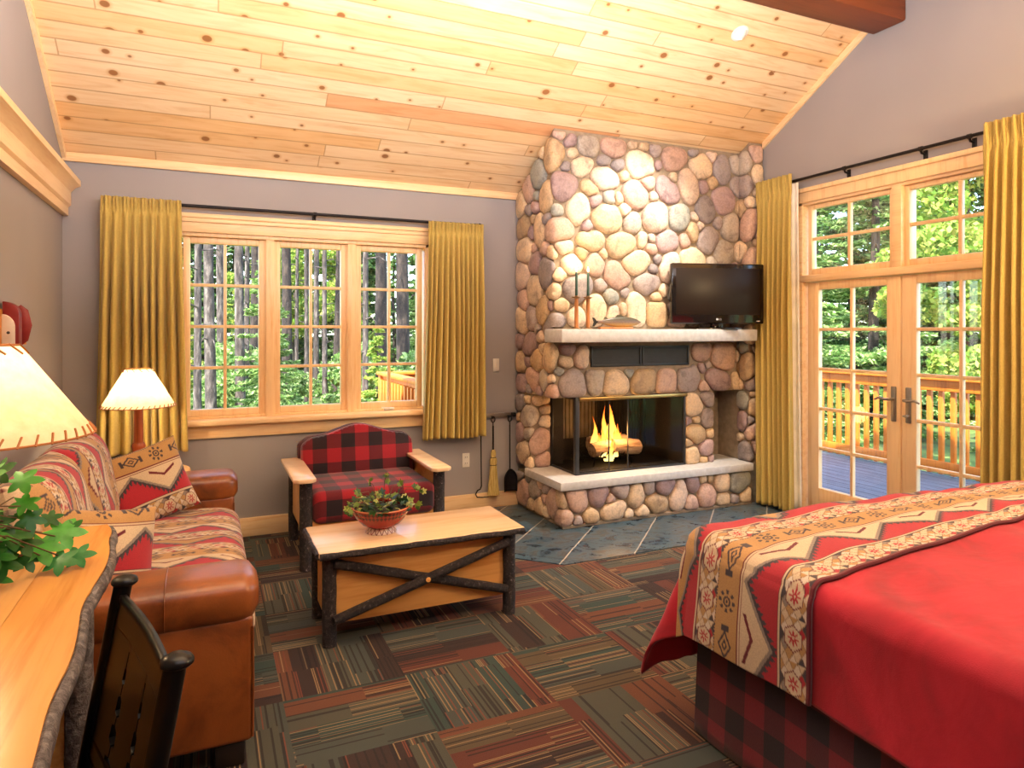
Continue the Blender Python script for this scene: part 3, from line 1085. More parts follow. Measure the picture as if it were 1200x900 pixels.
def flame(mb, x, y, z, h, w, seed, n=10, m=12):
    rng = random.Random(seed)
    ph, am = rng.uniform(0, 6), rng.uniform(0.15, 0.35) * w
    vs_, fs, uv = [], [], []
    for i in range(m + 1):
        t = i / m
        r = w * (math.sin(PI * min(1, (t + 0.12) ** 0.62)) ** 0.9 if t < 0.9 else 0.0) * (1 - 0.55 * t) + 0.0015
        if i == m:
            r = 0.001
        cx = x + am * math.sin(ph + 5 * t) * t * 1.5
        cy = y + am * math.cos(ph * 1.7 + 4 * t) * t
        for k in range(n):
            a = 2 * PI * k / n + t * 1.5
            wob = 1 + 0.25 * math.sin(3 * a + ph + 6 * t)
            vs_.append((cx + r * math.cos(a) * wob, cy + r * 0.7 * math.sin(a) * wob, z + h * t))
            uv.append((k / n, t, 0))
    for i in range(m):
        for k in range(n):
            k2 = (k + 1) % n
            fs.append((i * n + k, i * n + k2, (i + 1) * n + k2, (i + 1) * n + k))
    mb.add(vs_, fs, uv)


mb = MB()
rng = random.Random(4)
for (x, y, z, h, w) in ((3.10, 4.86, 0.50, 0.42, 0.048), (3.06, 4.87, 0.50, 0.36, 0.042), (3.14, 4.87, 0.50, 0.32, 0.042), (2.94, 4.85, 0.50, 0.28, 0.034), (3.02, 4.84, 0.44, 0.28, 0.042), (3.08, 4.84, 0.48, 0.24, 0.05), (2.99, 4.83, 0.46, 0.18, 0.04), (3.17, 4.84, 0.5, 0.2, 0.036),
                        (3.07, 4.78, 0.43, 0.17, 0.022), (3.05, 4.82, 0.46, 0.17, 0.035), (3.19, 4.86, 0.53, 0.14, 0.024), (2.99, 4.86, 0.48, 0.16, 0.032), (3.12, 4.83, 0.52, 0.16, 0.03),
                        (3.22, 4.88, 0.55, 0.08, 0.018), (3.04, 4.76, 0.42, 0.2, 0.03), (3.10, 4.77, 0.45, 0.15, 0.028), (3.0, 4.78, 0.47, 0.13, 0.022), (3.12, 4.8, 0.5, 0.22, 0.03), (3.16, 4.79, 0.53, 0.1, 0.02), (2.965, 4.8, 0.5, 0.15, 0.022), (3.07, 4.86, 0.4, 0.14, 0.03), (2.93, 4.86, 0.53, 0.10, 0.02)):
    flame(mb, x, y, z, h, w, rng.random())
tag(mb.build('fire', M['flame'], origin='base'), 'orange flames leaping from the logs in the fireplace', 'fire')
lamp('fire_light', 'POINT', (3.07, 4.72, 0.66), 10, (1.0, 0.5, 0.16), size=0.08)

# ------------------------------------------------------------------ southwest weave (s along the stripe, v across, metres)
CR, TN, CH, RD, DR, WH, GY = [np.array(srgb(*c)) for c in ((222, 200, 164), (196, 152, 92), (66, 54, 60), (184, 26, 44), (112, 16, 32), (230, 216, 192), (150, 138, 124))]


def weave(s, v):
    s = np.asarray(s, float)
    v = np.asarray(v, float)
    out = np.empty(s.shape + (4,))
    out[:] = TN

    def put(mask, c):
        out[mask] = c

    def hexband(a, b):
        m = (v >= a) & (v < b)
        t = (v - a) / (b - a) - 0.5
        P_ = 0.135
        x = (s / P_) % 1.0 - 0.5
        put(m, CR)
        # lattice of diamonds
        d1 = np.floor((x * 2 + t * 2) * 1.5)
        d2 = np.floor((x * 2 - t * 2) * 1.5)
        k = (d1 * 3 + d2 * 5) % 7
        put(m & (k == 0), CH)
        put(m & (k == 1), TN)
        put(m & (k == 2), RD)
        put(m & (k == 4), GY)
        put(m & (k == 5), WH)
        l1 = np.abs(((x * 2 + t * 2) * 1.5) % 1 - 0.5) > 0.46
        l2 = np.abs(((x * 2 - t * 2) * 1.5) % 1 - 0.5) > 0.46
        put(m & (l1 | l2), CH * 0.6 + TN * 0.4)
        ax, at_ = np.abs(x) * P_, np.abs(t) * (b - a)
        hx = np.maximum(ax * 0.87 + at_ * 0.5, at_)
        put(m & (hx < 0.037), DR)
        put(m & (hx < 0.033), CR)
        r = np.hypot(ax, at_)
        th = np.arctan2(t * (b - a), x * P_)
        put(m & (r < 0.023 * (0.72 + 0.38 * np.cos(8 * th))), RD)
        put(m & (r < 0.005), CR)

    def zig(a, b, ground, peak, per=0.37, up=True):
        m = (v >= a) & (v < b)
        t = (v - a) / (b - a)
        if not up:
            t = 1 - t
        tri = np.abs(((s / per) % 1) - 0.5) * 2
        saw = np.abs(((s / 0.022) % 1) - 0.5) * 2
        h = 0.10 + 0.78 * tri
        put(m, ground)
        put(m & (t < h + 0.07 + 0.14 * saw), CH)
        put(m & (t < h + 0.02), GY)
        put(m & (t < h - 0.07), peak)
        h2 = 0.05 + 0.5 * tri - 0.22
        put(m & (np.abs(t - h2) < 0.045) & (t > 0.02) & (tri > 0.55), DR)
        put(m & (t < h2 - 0.045) & (tri > 0.55), CR)

    def line(a, b, c):
        put((v >= a) & (v < b), c)

    def medal(a, b):
        m = (v >= a) & (v < b)
        put(m, TN)
        P_ = 0.15
        x = ((s / P_) % 1 - 0.5) * P_
        t = v - (a + b) / 2
        r = np.hypot(x, t)
        th = np.arctan2(t, x)
        odd = (np.floor(s / P_) % 2) == 0
        star = (r < 0.042) & (r > 0.027) & (np.cos(8 * th) > 0.1)
        put(m & star & odd, CH)
        put(m & (r < 0.02) & (r > 0.012) & odd, CH)
        put(m & (r < 0.006) & odd, CH)
        dia = np.abs(x) / 0.05 + np.abs(t) / 0.034
        put(m & ~odd & (dia < 1) & (dia > 0.72), CH)
        put(m & ~odd & (dia < 0.42) & (dia > 0.2), CH)
        put(m & ~odd & (np.abs(np.abs(x) - 0.055) < 0.008) & (np.abs(t) < 0.02), CH)
        put(m & (v > b - 0.006) & (((s / 0.012) % 1) < 0.55), CH)

    line(-1, 0.012, DR)
    hexband(0.012, 0.117)
    line(0.117, 0.122, CH)
    line(0.122, 0.130, CR)
    line(0.130, 0.134, DR)
    zig(0.134, 0.300, RD, CR, 0.37, up=False)
    line(0.300, 0.304, DR)
    line(0.304, 0.311, CR)
    line(0.311, 0.316, DR)
    medal(0.316, 0.430)
    hexband(0.430, 0.530)
    line(0.530, 0.535, DR)
    line(0.535, 0.543, CR)
    zig(0.543, 0.700, RD, TN, 0.42, up=False)
    line(0.700, 9, TN)
    return out


def weave_p(s, v, per=0.70):
    return weave(s * 1.3, np.mod(v * 1.3, per))


def puff(mb, w, h, t, M4, n=70, colfn=None, p=5.0, e=0.55, pinch=0.05, wavy=0.0):
    """stuffed cushion: two bulging sheets, local x = width, z = height, y = thickness (front at -y)"""
    for sgn in (-1, 1):
        def fn(u, v, sgn=sgn):
            a, b = 2 * u - 1, 2 * v - 1
            k = (np.clip(1 - np.abs(a) ** p, 0, 1) * np.clip(1 - np.abs(b) ** p, 0, 1)) ** e
            X = a * w / 2 * (1 - pinch * (1 - b ** 2))
            Z = b * h / 2 * (1 - pinch * (1 - a ** 2))
            Y = sgn * t / 2 * k * (1 + wavy * np.sin(a * 5 + b * 3))
            V = np.stack([X, Y, Z, np.ones_like(X)], -1) @ np.array(M4).T
            return V[..., 0], V[..., 1], V[..., 2]
        mb.grid(n, n, fn, colfn, flip=(sgn > 0))


def mat4(loc, rot):
    return Matrix.LocRotScale(Vector(loc), Euler(rot), None)


# ------------------------------------------------------------------ bed
bed = thing('bed', (2.7, 1.0, 0.0), 'king size bed with red cover and dark plaid skirt', 'bed')
BXE, BXR, BYE, BYN, BT = 1.70, 3.70, 2.03, -0.35, 0.735
MB().box((BXE + 0.03, BYN, 0.40), (BXR - 0.03, BYE - 0.03, BT - 0.012), 0.05, 3).build('mattress', M['white_plastic'], bed)
MB().box((BXE + 0.04, BYN, 0.05), (BXR - 0.04, BYE - 0.04, 0.40), 0.02).build('box_spring', M['white_plastic'], bed)
sp = []
path = [(BXE - 0.015, BYN), (BXE - 0.015, BYE + 0.0), (BXR + 0.0, BYE + 0.0), (BXR, BYN)]
L_ = [0]
for i in range(3):
    L_.append(L_[-1] + math.hypot(path[i + 1][0] - path[i][0], path[i + 1][1] - path[i][1]))


def skirt(u, v):
    d = u * L_[-1]
    X, Y = np.zeros_like(d), np.zeros_like(d)
    for i in range(3):
        m = (d >= L_[i] - 1e-9) & (d <= L_[i + 1] + 1e-9)
        t = (d - L_[i]) / (L_[i + 1] - L_[i])
        nx, ny = [(-1, 0), (0, 1), (1, 0)][i]
        w = 0.010 * np.sin(d * 9) * (1 - v) + 0.018 * (1 - v)
        X = np.where(m, path[i][0] + (path[i + 1][0] - path[i][0]) * t + nx * w, X)
        Y = np.where(m, path[i][1] + (path[i + 1][1] - path[i][1]) * t + ny * w, Y)
    return X, Y, 0.008 + 0.45 * v


solid(MB().grid(400, 10, skirt, uvfn=lambda u, v: (u * L_[-1], v * 0.45)).build('bed_skirt', M['plaid_skirt'], bed), 0.004)


def drape(X0, Q, lift=0.0, seed=0.0, wr=1.0):
    """cloth point at (X0, Q): flat over the bed, hanging past its left, right and foot edges"""
    R = 0.075
    a = np.maximum(0, (BXE + R * 0.3) - X0)
    a2 = np.maximum(0, X0 - (BXR - R * 0.3))
    aa = np.maximum(a, a2)
    sg = np.where(a > 0, -1.0, 1.0)
    b = np.maximum(0, Q - (BYE - R * 0.3))
    r = np.hypot(aa, b)
    th = np.arctan2(b, aa + 1e-9)
    s2 = np.where(r > 0, np.sin(2 * th), 0) ** 2
    ang = np.clip(r / R, 0, PI / 2)
    over = np.maximum(0, r - R * PI / 2)
    fl = 0.06 + 0.34 * s2
    out_ = R * np.sin(ang) + over * fl + 0.012 * np.sin(Q * 7 + X0 * 5) * np.clip(over * 4, 0, 1)
    drop = R * (1 - np.cos(ang)) + over * np.sqrt(1 - np.clip(fl, 0, 0.9) ** 2)
    cx = np.clip(X0, BXE + R * 0.3, BXR - R * 0.3)
    cy = np.minimum(Q, BYE - R * 0.3)
    ux, uy = np.where(r > 0, aa / (r + 1e-9), 0) * sg, np.where(r > 0, b / (r + 1e-9), 0)
    X = cx + ux * (out_ + lift)
    Y = cy + uy * (out_ + lift)
    W = wr * (0.004 * np.sin(X0 * 11 + Q * 4 + 2 * np.sin(Q * 3)) + 0.003 * np.sin(X0 * 23 - Q * 17 + 3 * np.sin(X0 * 4)) + 0.006 * np.sin(X0 * 3.1 + 1) * np.sin(Q * 3.7))
    crown = 0.02 * np.clip(1 - ((X0 - (BXE + BXR) / 2) / 1.1) ** 2, 0, 1)
    Z = BT - drop + lift * np.where(r < R, 1.0, 0.25) + W + crown
    return X, Y, Z


g = G('red_suede')
o_ = g.co()
n1 = g.noise(o_, 3.2, 5, 0.6, 1.2)
n2 = g.noise(o_, 300, 2)
c = g.ramp(n1, [(0.3, srgb(138, 6, 26)), (0.5, srgb(164, 10, 34)), (0.7, srgb(182, 22, 46))])
n3 = g.noise(g.scale(o_, (1, 1.8, 1)), 4.5, 3, 0.5, 0.5)
M['red_suede'] = g.fin(c, 0.8, g.bump(g.m('ADD', n3, g.m('MULTIPLY', n2, 0.08)), 0.22, 0.025), Sheen_Weight=0.2, Sheen_Roughness=0.4)
XA, XB = BXE - 0.375, BXR + 0.36
QA, QB = BYN, BYE + 0.52
o = MB().grid(260, 260, lambda u, v: drape(XA + (XB - XA) * u, QA + (QB - QA) * v)).build('comforter', M['red_suede'], origin=(2.7, 1.0, BT))
solid(o, 0.012, -1)
tag(o, 'red suede comforter draped over the king size bed', 'comforter')


def q_run(u, v):
    x = XA - 0.005 + (XB - XA) * u
    q0 = 1.465 + 0.14 * np.clip((x - 1.66) / 1.35, 0, 1.3)
    q1 = BYE + 0.075
    return x, q0 + (q1 - q0) * v


def run_col(u, v):
    x, q = q_run(u, v)
    return weave(x + 0.06, v * 0.70)


mb = MB().grid(560, 260, lambda u, v: drape(*q_run(u, v), lift=0.016), run_col)
o = mb.build('bed_runner', M['tapestry'], origin=(2.7, 1.8, BT))
solid(o, 0.012, -1)
tag(o, 'folded southwest patterned blanket laid across the foot of the red bed', 'blanket')

# ------------------------------------------------------------------ sofa
sofa = thing('sofa', (-0.36, 3.55, 0.0), 'tan leather sofa with southwest patterned cushions along the left wall', 'sofa')
SY0, SY1 = 2.475, 4.62
AW = 0.31


def arm(y0, y1):
    mb = MB().box((-0.85, y0 + 0.012, 0.085), (0.145, y1 - 0.02, 0.52), 0.02, 3)
    a_ = mb.build('arm', M['leather'], sofa)
    # rolled pad: rounded top profile swept along x, rounded at the front
    n, m = 28, 40
    def fn(u, v):
        t = u * 2 * PI
        ce, se = np.cos(t), np.sin(t)
        ex = 0.55
        py = np.sign(ce) * np.abs(ce) ** ex
        pz = np.sign(se) * np.abs(se) ** ex
        xx = -0.85 + 1.015 * v
        fr = np.clip((xx - 0.085) / 0.08, 0, 1)
        sc = np.sqrt(np.clip(1 - fr ** 2.6, 0, 1))
        sc = 0.55 + 0.45 * sc
        return xx, (y0 + y1) / 2 + py * (y1 - y0) / 2 * sc, 0.565 + pz * 0.083 * sc
    mb = MB().grid(n, m, fn, flip=True)
    ring = [(0.165, (y0 + y1) / 2 + s * (y1 - y0) / 2 * 0.55 * c2, 0.565 + k * 0.083 * 0.55) for s, c2, k in ()]
    vs_ = []
    for q in range(n):
        t = 2 * PI * q / n
        vs_.append((0.1655, (y0 + y1) / 2 + math.copysign(abs(math.cos(t)) ** 0.55, math.cos(t)) * (y1 - y0) / 2 * 0.55,
                    0.565 + math.copysign(abs(math.sin(t)) ** 0.55, math.sin(t)) * 0.083 * 0.55))
    mb.add(vs_, [tuple(range(n))])
    pad = mb.build('arm_pad', M['leather'], a_, angle=50)
    # welt seam along the pad and down the front edge
    for yy_ in (y0 + 0.016, y1 - 0.024):
        MB().tube([(0.142, yy_, 0.48), (0.144, yy_, 0.3), (0.142, yy_, 0.1)], 0.004, 6).build('welt', M['leather'], a_)
    xs = -0.13
    pts = [(xs, (y0 + y1) / 2 + math.copysign(abs(math.cos(t)) ** .55, math.cos(t)) * (y1 - y0) / 2 * 1.004, 0.565 + math.copysign(abs(math.sin(t)) ** .55, math.sin(t)) * 0.0835) for t in np.linspace(-0.5, PI + 0.5, 24)]
    MB().tube(pts, 0.0025, 6).build('welt', M['leather'], a_)


arm(SY0, SY0 + AW)
arm(SY1 - AW, SY1)
MB().box((-0.85, SY0 + 0.05, 0.09), (0.10, SY1 - 0.05, 0.30), 0.02, 3).build('base', M['leather'], sofa)
MB().box((-0.865, SY0 + 0.02, 0.09), (-0.68, SY1 - 0.02, 0.80), 0.06, 4).build('back_frame', M['leather'], sofa)
for fx_, fy_ in ((0.07, SY0 + 0.09), (0.07, SY1 - 0.09), (-0.78, SY0 + 0.09), (-0.78, SY1 - 0.09)):
    MB().box((fx_ - 0.05, fy_ - 0.06, 0.0), (fx_ + 0.05, fy_ + 0.06, 0.09), 0.012).build('foot', M['dark_foot'], sofa)
sy0, sy1 = SY0 + AW + 0.004, SY1 - AW - 0.004
# seat cushion: profile in xz swept along y
prof = [(-0.62, 0.31), (-0.62, 0.46), (-0.3, 0.478), (0.0, 0.478), (0.09, 0.47), (0.145, 0.445), (0.172, 0.40), (0.172, 0.34), (0.15, 0.303), (0.0, 0.30), (-0.6, 0.30)]


def chaikin(P, k=3):
    P = np.array(P, float)
    for _ in range(k):
        A = P[:-1] * 0.75 + P[1:] * 0.25
        B = P[:-1] * 0.25 + P[1:] * 0.75
        P = np.concatenate([P[:1], np.stack([A, B], 1).reshape(-1, P.shape[1]), P[-1:]])
    return P


pp = chaikin(prof, 3)
cl = np.concatenate([[0], np.cumsum(np.hypot(*np.diff(pp, axis=0).T))])


def seat(u, v):
    d = u * cl[-1]
    X = np.interp(d, cl, pp[:, 0])
    Z = np.interp(d, cl, pp[:, 1])
    Y = sy0 + (sy1 - sy0) * v
    e_ = np.clip(np.minimum(v, 1 - v) / 0.035, 0, 1)
    k = np.sqrt(1 - (1 - e_) ** 2)
    Z = 0.39 + (Z - 0.39) * (0.75 + 0.25 * k) + 0.012 * np.sin(PI * v)
    X = np.where(X > 0, X * (0.9 + 0.1 * k), X)
    return X, Y, Z


mb = MB().grid(150, 330, seat, lambda u, v: weave_p(u * cl[-1], (sy0 + (sy1 - sy0) * v) * 1.0 + 0.12))
mb.build('seat_cushion', M['tapestry'], sofa, angle=70)
for k, (ya, yb) in enumerate(((sy0, (sy0 + sy1) / 2 - 0.004), ((sy0 + sy1) / 2 + 0.004, sy1))):
    mb = MB()
    wd = yb - ya
    puff(mb, wd * 1.02, 0.52, 0.27, mat4((-0.575, (ya + yb) / 2, 0.715), (math.radians(-13), 0, math.radians(90))), 110,
         lambda u, v, wd=wd, ya=ya: weave_p(v * 0.52, ya + u * wd + 0.12), p=4.5, e=0.5, pinch=0.02)
    mb.build('back_cushion', M['tapestry'], sofa, angle=70)


def pillow(label, loc, rot, w, h, t, v0, s0=0.04):
    mb = MB()
    puff(mb, w, h, t, Matrix.Identity(4), 120, lambda u, v: weave(u * w * 1.1 + s0, v0 + v * h * 0.98), p=2.6, e=0.5, pinch=0.07, wavy=0.04)
    o = mb.build('throw_pillow', M['tapestry'], angle=70)
    o.location = loc
    o.rotation_euler = rot
    tag(o, label, 'pillow', 'southwest throw pillows on the sofa')
    return o


pillow('square southwest pillow leaning on the far arm of the leather sofa', (-0.30, 4.16, 0.66), (math.radians(-20), math.radians(-14), math.radians(24)), 0.44, 0.42, 0.17, 0.02)
pillow('southwest pillow with red lower half propped inside the near sofa arm', (-0.37, 2.96, 0.62), (math.radians(-14), math.radians(12), math.radians(34)), 0.42, 0.42, 0.17, -0.04, 0.17)

# ------------------------------------------------------------------ end table and its lamp
et = thing('end_table', (-0.39, 4.895, 0.0), 'small round pine end table in the corner beyond the sofa', 'table')
MB().lathe([(0.0, 0.572), (0.27, 0.572), (0.285, 0.578), (0.29, 0.588), (0.285, 0.598), (0.27, 0.602), (0.0, 0.602)], (-0.39, 4.895, 0), 40, caps=False).build('table_top', M['maple_x'], et)
for k in range(3):
    a_ = k * 2 * PI / 3 + 0.5
    MB().tube([(-0.39 + 0.2 * math.cos(a_), 4.895 + 0.2 * math.sin(a_), 0.0), (-0.39 + 0.15 * math.cos(a_), 4.895 + 0.15 * math.sin(a_), 0.572)], 0.024, 10, jitter=0.06, seed=k).build('leg', M['bark'], et)

g = G('parchment_shade')
o_ = g.co()
nz = g.noise(o_, 26, 5, 0.65)
cc = g.ramp(nz, [(0.3, srgb(240, 220, 184)), (0.7, srgb(252, 240, 214))])
df = g.n('ShaderNodeBsdfDiffuse')
g.put(df.inputs[0], cc)
tl = g.n('ShaderNodeBsdfTranslucent')
g.put(tl.inputs[0], cc)
ms = g.n('ShaderNodeMixShader')
ms.inputs[0].default_value = 0.62
g.nt.links.new(df.outputs[0], ms.inputs[1])
g.nt.links.new(tl.outputs[0], ms.inputs[2])
M['shade'] = g.surf(ms.outputs[0])
M['lace'] = plain('leather_lacing', srgb(168, 104, 50), 0.6)
M['lamp_wood'] = wood('turned_lamp_wood', srgb(160, 78, 36), srgb(112, 46, 18), 2, 0.35, 18)
g = G('bulb_glow')
em = g.n('ShaderNodeEmission')
em.inputs[0].default_value = (1, 0.82, 0.55, 1)
em.inputs[1].default_value = 6
M['bulb'] = g.surf(em.outputs[0])


def table_lamp(label, x, y, z0, base_prof, rb, rt, zb, zt, power, nl):
    t = thing('table_lamp', (x, y, z0), label, 'lamp')
    MB().lathe(base_prof, (x, y, z0), 24).build('base', M['lamp_wood'], t)
    MB().tube([(x, y, z0 + base_prof[-1][1] - 0.005), (x, y, zb + (zt - zb) * 0.35)], 0.008, 10).build('socket', M['brass'], t)
    MB().lathe([(0.001, -0.03), (0.016, -0.028), (0.03, 0.01), (0.028, 0.03), (0.012, 0.05), (0.001, 0.055)], (x, y, zb + (zt - zb) * 0.45), 16).build('bulb', M['bulb'], t)
    n = 72
    mb = MB()
    mb.lathe([(rb, zb), (rb + (rt - rb) * 0.33, zb + (zt - zb) * 0.33), (rb + (rt - rb) * 0.66, zb + (zt - zb) * 0.66), (rt, zt)], (x, y, 0), n, caps=False)
    sh = mb.build('lamp_shade', M['shade'], t, angle=60)
    for r, zz, k in ((rb, zb, nl), (rt, zt, max(10, nl // 3))):
        mb = MB()
        ring = [(x + r * math.cos(2 * PI * q / 60), y + r * math.sin(2 * PI * q / 60), zz) for q in range(61)]
        mb.tube(ring, 0.0028, 6)
        sg = 1 if zz == zb else -1
        sl = (rt - rb) / (zt - zb)
        for q in range(k):
            a0, a1 = 2 * PI * q / k, 2 * PI * (q + 0.45) / k
            hh = 0.016 * rb / 0.2 * sg
            p = lambda a, dz, dr: (x + (r + sl * dz + dr) * math.cos(a), y + (r + sl * dz + dr) * math.sin(a), zz + dz)
            mb.tube([p(a0, -0.002 * sg, 0.002), p((a0 + a1) / 2, hh * 0.5, 0.003), p(a1, hh, 0.002)], 0.0028, 5)
        mb.build('lacing', M['lace'], sh)
    lamp('lamp_bulb_light', 'POINT', (x, y, zb + (zt - zb) * 0.45), power, (1.0, 0.74, 0.42), size=0.03)
    return t


table_lamp('lamp with turned wood base on the round end table by the curtain', -0.40, 4.885, 0.602,
           [(0.075, 0.0), (0.08, 0.012), (0.07, 0.03), (0.035, 0.045), (0.024, 0.07), (0.03, 0.10), (0.034, 0.135), (0.038, 0.15), (0.042, 0.165), (0.036, 0.182), (0.028, 0.19), (0.027, 0.30), (0.025, 0.40), (0.036, 0.405), (0.036, 0.415), (0.02, 0.42)],
           0.212, 0.078, 1.018, 1.256, 70, 40)

# ------------------------------------------------------------------ coffee table
ct = thing('coffee_table', (1.0, 3.46, 0.0), 'chest style coffee table with dark log cross and posts', 'coffee table')
mb = MB().box((0.47, 3.225, 0.434), (1.53, 3.70, 0.462), 0.008, 3)
mb.build('table_top', M['maple_daylit'], ct)
mb = MB()
rng = random.Random(3)
mb.tube([(0.475 + 1.05 * t, 3.222 + 0.004 * math.sin(t * 20), 0.444) for t in np.linspace(0, 1, 26)], [0.015] * 26, 10, jitter=0.16, seed=2)
mb.tube([(0.469 + 0.003 * math.sin(t * 12), 3.23 + 0.46 * t, 0.446) for t in np.linspace(0, 1, 12)], 0.014, 10, jitter=0.14, seed=5)
mb.build('bark_edge', M['bark'], ct)
for i, (px_, py_) in enumerate(((0.528, 3.285), (1.462, 3.282), (0.528, 3.64), (1.462, 3.64))):
    MB().tube([(px_, py_, 0.434 * t) for t in np.linspace(0, 1, 12)], 0.034, 14, jitter=0.05, seed=i).build('leg', M['bark'], ct)
MB().box((0.55, 3.285, 0.10), (1.44, 3.303, 0.41), 0.003).build('front_panel', M['pine_panel'], ct)
MB().box((0.55, 3.622, 0.10), (1.44, 3.64, 0.41), 0.003).build('back_panel', M['pine_panel'], ct)
for xx in (0.52, 1.452):
    MB().box((xx, 3.30, 0.10), (xx + 0.018, 3.63, 0.41), 0.003).build('end_panel', M['pine_panel'], ct)
MB().box((0.54, 3.30, 0.10), (1.45, 3.63, 0.115)).build('bottom_panel', M['pine_panel'], ct)
MB().box((0.55, 3.28, 0.405), (1.44, 3.30, 0.434), 0.003).build('top_rail', M['pine_panel'], ct)
for i, (p0, p1) in enumerate((((0.545, 3.262, 0.395), (1.44, 3.262, 0.135)), ((0.545, 3.236, 0.135), (1.44, 3.236, 0.395)))):
    pts = [tuple(p0[k] + (p1[k] - p0[k]) * t for k in range(3)) for t in np.linspace(0, 1, 16)]
    b_ = MB().tube(pts, 0.023, 12, jitter=0.06, seed=20 + i).build('cross_brace', M['bark'], ct)
    if i == 1:
        MB().lathe([(0.0, 0.0), (0.012, 0.0), (0.012, 0.006), (0.0, 0.008)], (0, 0, 0), 14, caps=False).merge(mat4((0.995, 3.214, 0.268), (PI / 2, 0, 0))).build('knot', M['pine_panel'], b_)

# ------------------------------------------------------------------ plaid armchair
ac_ = thing('armchair', (1.0, 4.7, 0.0), 'wide red plaid armchair with log posts under the window', 'armchair')
for i, (px_, py_, r_) in enumerate(((0.562, 4.385, 0.040), (1.432, 4.385, 0.040), (0.562, 5.06, 0.034), (1.432, 5.06, 0.034))):
    MB().tube([(px_, py_, 0.556 * t) for t in np.linspace(0, 1, 14)], r_, 14, jitter=0.05, seed=30 + i).build('leg', M['bark'], ac_)
for xa_, xb_ in ((0.478, 0.618), (1.362, 1.502)):
    c_ = 0.03
    MB().prism([(xa_ + c_, 4.30), (xb_ - c_, 4.30), (xb_, 4.33), (xb_, 5.09), (xa_, 5.09), (xa_, 4.33)], 0.556, 0.582, 'z', 0.006).build('arm_board', M['maple_daylit'], ac_)
for xa_ in (0.553, 1.425):
    MB().box((xa_, 4.40, 0.20), (xa_ + 0.018, 5.05, 0.556), 0.003).build('side_panel', M['pine_panel'], ac_)
MB().box((0.58, 4.385, 0.16), (1.42, 4.405, 0.30), 0.004).build('front_rail', M['pine_panel'], ac_)


def plaid_uv(mb, fn):
    mb.uv = [fn(v) for v in mb.v]
    return mb


mb = MB().box((0.598, 4.34, 0.275), (1.402, 4.96, 0.485), 0.055, 5)
mb.uv = [np.stack([v[:, 0] + 0.02, v[:, 1] + v[:, 2] * 1.0 + 0.03, 0 * v[:, 0]], -1) for v in mb.v]
mb.build('seat_cushion', M['plaid_chair'], ac_)
xs = np.linspace(0.605, 1.415, 25)
def camel(x):
    t = (x - 1.01) / 0.405
    return 0.735 + 0.085 * np.exp(-(t / 0.52) ** 2 * 1.2) - 0.05 * max(0, abs(t) - 0.86) / 0.14
poly = [(1.415, 0.44), (0.605, 0.44)] + [(x_, float(camel(x_))) for x_ in xs]
mb = MB().prism(poly, 4.925, 5.02, 'y', 0.028)
mb.uv = [np.stack([v[:, 0] + 0.02, v[:, 2] + 0.045, 0 * v[:, 0]], -1) for v in mb.v]
lean = Matrix.Translation((0, 4.93, 0.45)) @ Matrix.Rotation(math.radians(-7), 4, 'X') @ Matrix.Translation((0, -4.93, -0.45))
mb.merge(lean)
mb.build('backrest', M['plaid_chair'], ac_)
M['maroon'] = plain('maroon_leather', srgb(70, 14, 22), 0.4)
poly2 = [(1.43, 0.40), (0.59, 0.40)] + [(0.59 + (x_ - 0.605) * 0.84 / 0.81, float(camel(x_)) + 0.008) for x_ in xs]
mb = MB().prism(poly2, 5.022, 5.085, 'y', 0.015).merge(lean)
bf_ = mb.build('back_shell', M['maroon'], ac_)
for k in range(9):
    c0 = lean @ Vector((0.588, 5.05, 0.44 + k * 0.034))
    MB().lathe([(0.0, -0.004), (0.006, 0.0), (0.0, 0.004)], c0[:], 8, caps=False).build('nailhead', M['brass'], bf_)

# ------------------------------------------------------------------ ivy in a red bowl
def ivy_leaf(mb, base, direction, up, size, lobes=5, curl=0.15, col=None, notch=0.45):
    """lobed leaf: a small dome of triangles with a midrib fold"""
    d = Vector(direction).normalized()
    n = Vector(up)
    n = (n - d * n.dot(d)).normalized()
    s = d.cross(n)
    pts = []
    N = lobes * 6
    for k in range(N + 1):
        a = -PI * 0.86 + 2 * PI * 0.86 * k / N
        l_ = 1 - abs(2 * ((k / N * lobes) % 1.0 if k < N else 0.0) - 1)
        r = size * 0.5 * ((1 - notch) + notch * l_ ** 0.85) * (1.22 - 0.12 * abs(a))
        pts.append((math.cos(a) * r, math.sin(a) * r))
    c0 = Vector(base) + d * size * 0.42
    vs_ = [Vector(base)[:], c0[:]]
    for (p, q) in pts:
        w = c0 + d * p + s * q - n * (curl * (q * q + 0.4 * p * p) / size) + n * 0.05 * size * (1 if False else 0)
        vs_.append(w[:])
    fs = [(1, 2 + k, 3 + k) for k in range(N)]
    fs.append((1, 2 + N, 0))
    fs.append((1, 0, 2))
    mb.add(vs_, fs, col=col)


g = G('ivy_leaf')
c = g.attr('col').outputs['Color']
nz = g.noise(g.co(), 60, 3)
c = g.mix(0.35, c, g.ramp(nz, [(0.3, (0.4,) * 3), (0.7, (1,) * 3)]), 'MULTIPLY')
p1 = g.n('ShaderNodeBsdfPrincipled')
g.put(p1.inputs['Base Color'], c)
p1.inputs['Roughness'].default_value = 0.35
t1 = g.n('ShaderNodeBsdfTranslucent')
g.put(t1.inputs[0], c)
ms = g.n('ShaderNodeMixShader')
ms.inputs[0].default_value = 0.3
g.nt.links.new(p1.outputs[0], ms.inputs[1])
g.nt.links.new(t1.outputs[0], ms.inputs[2])
M['leaf'] = g.surf(ms.outputs[0])
M['stem'] = plain('vine_stem', srgb(84, 62, 34), 0.6)
M['soil'] = plain('soil', srgb(44, 32, 24), 0.95, 0.3, 40, 0.6, 90)

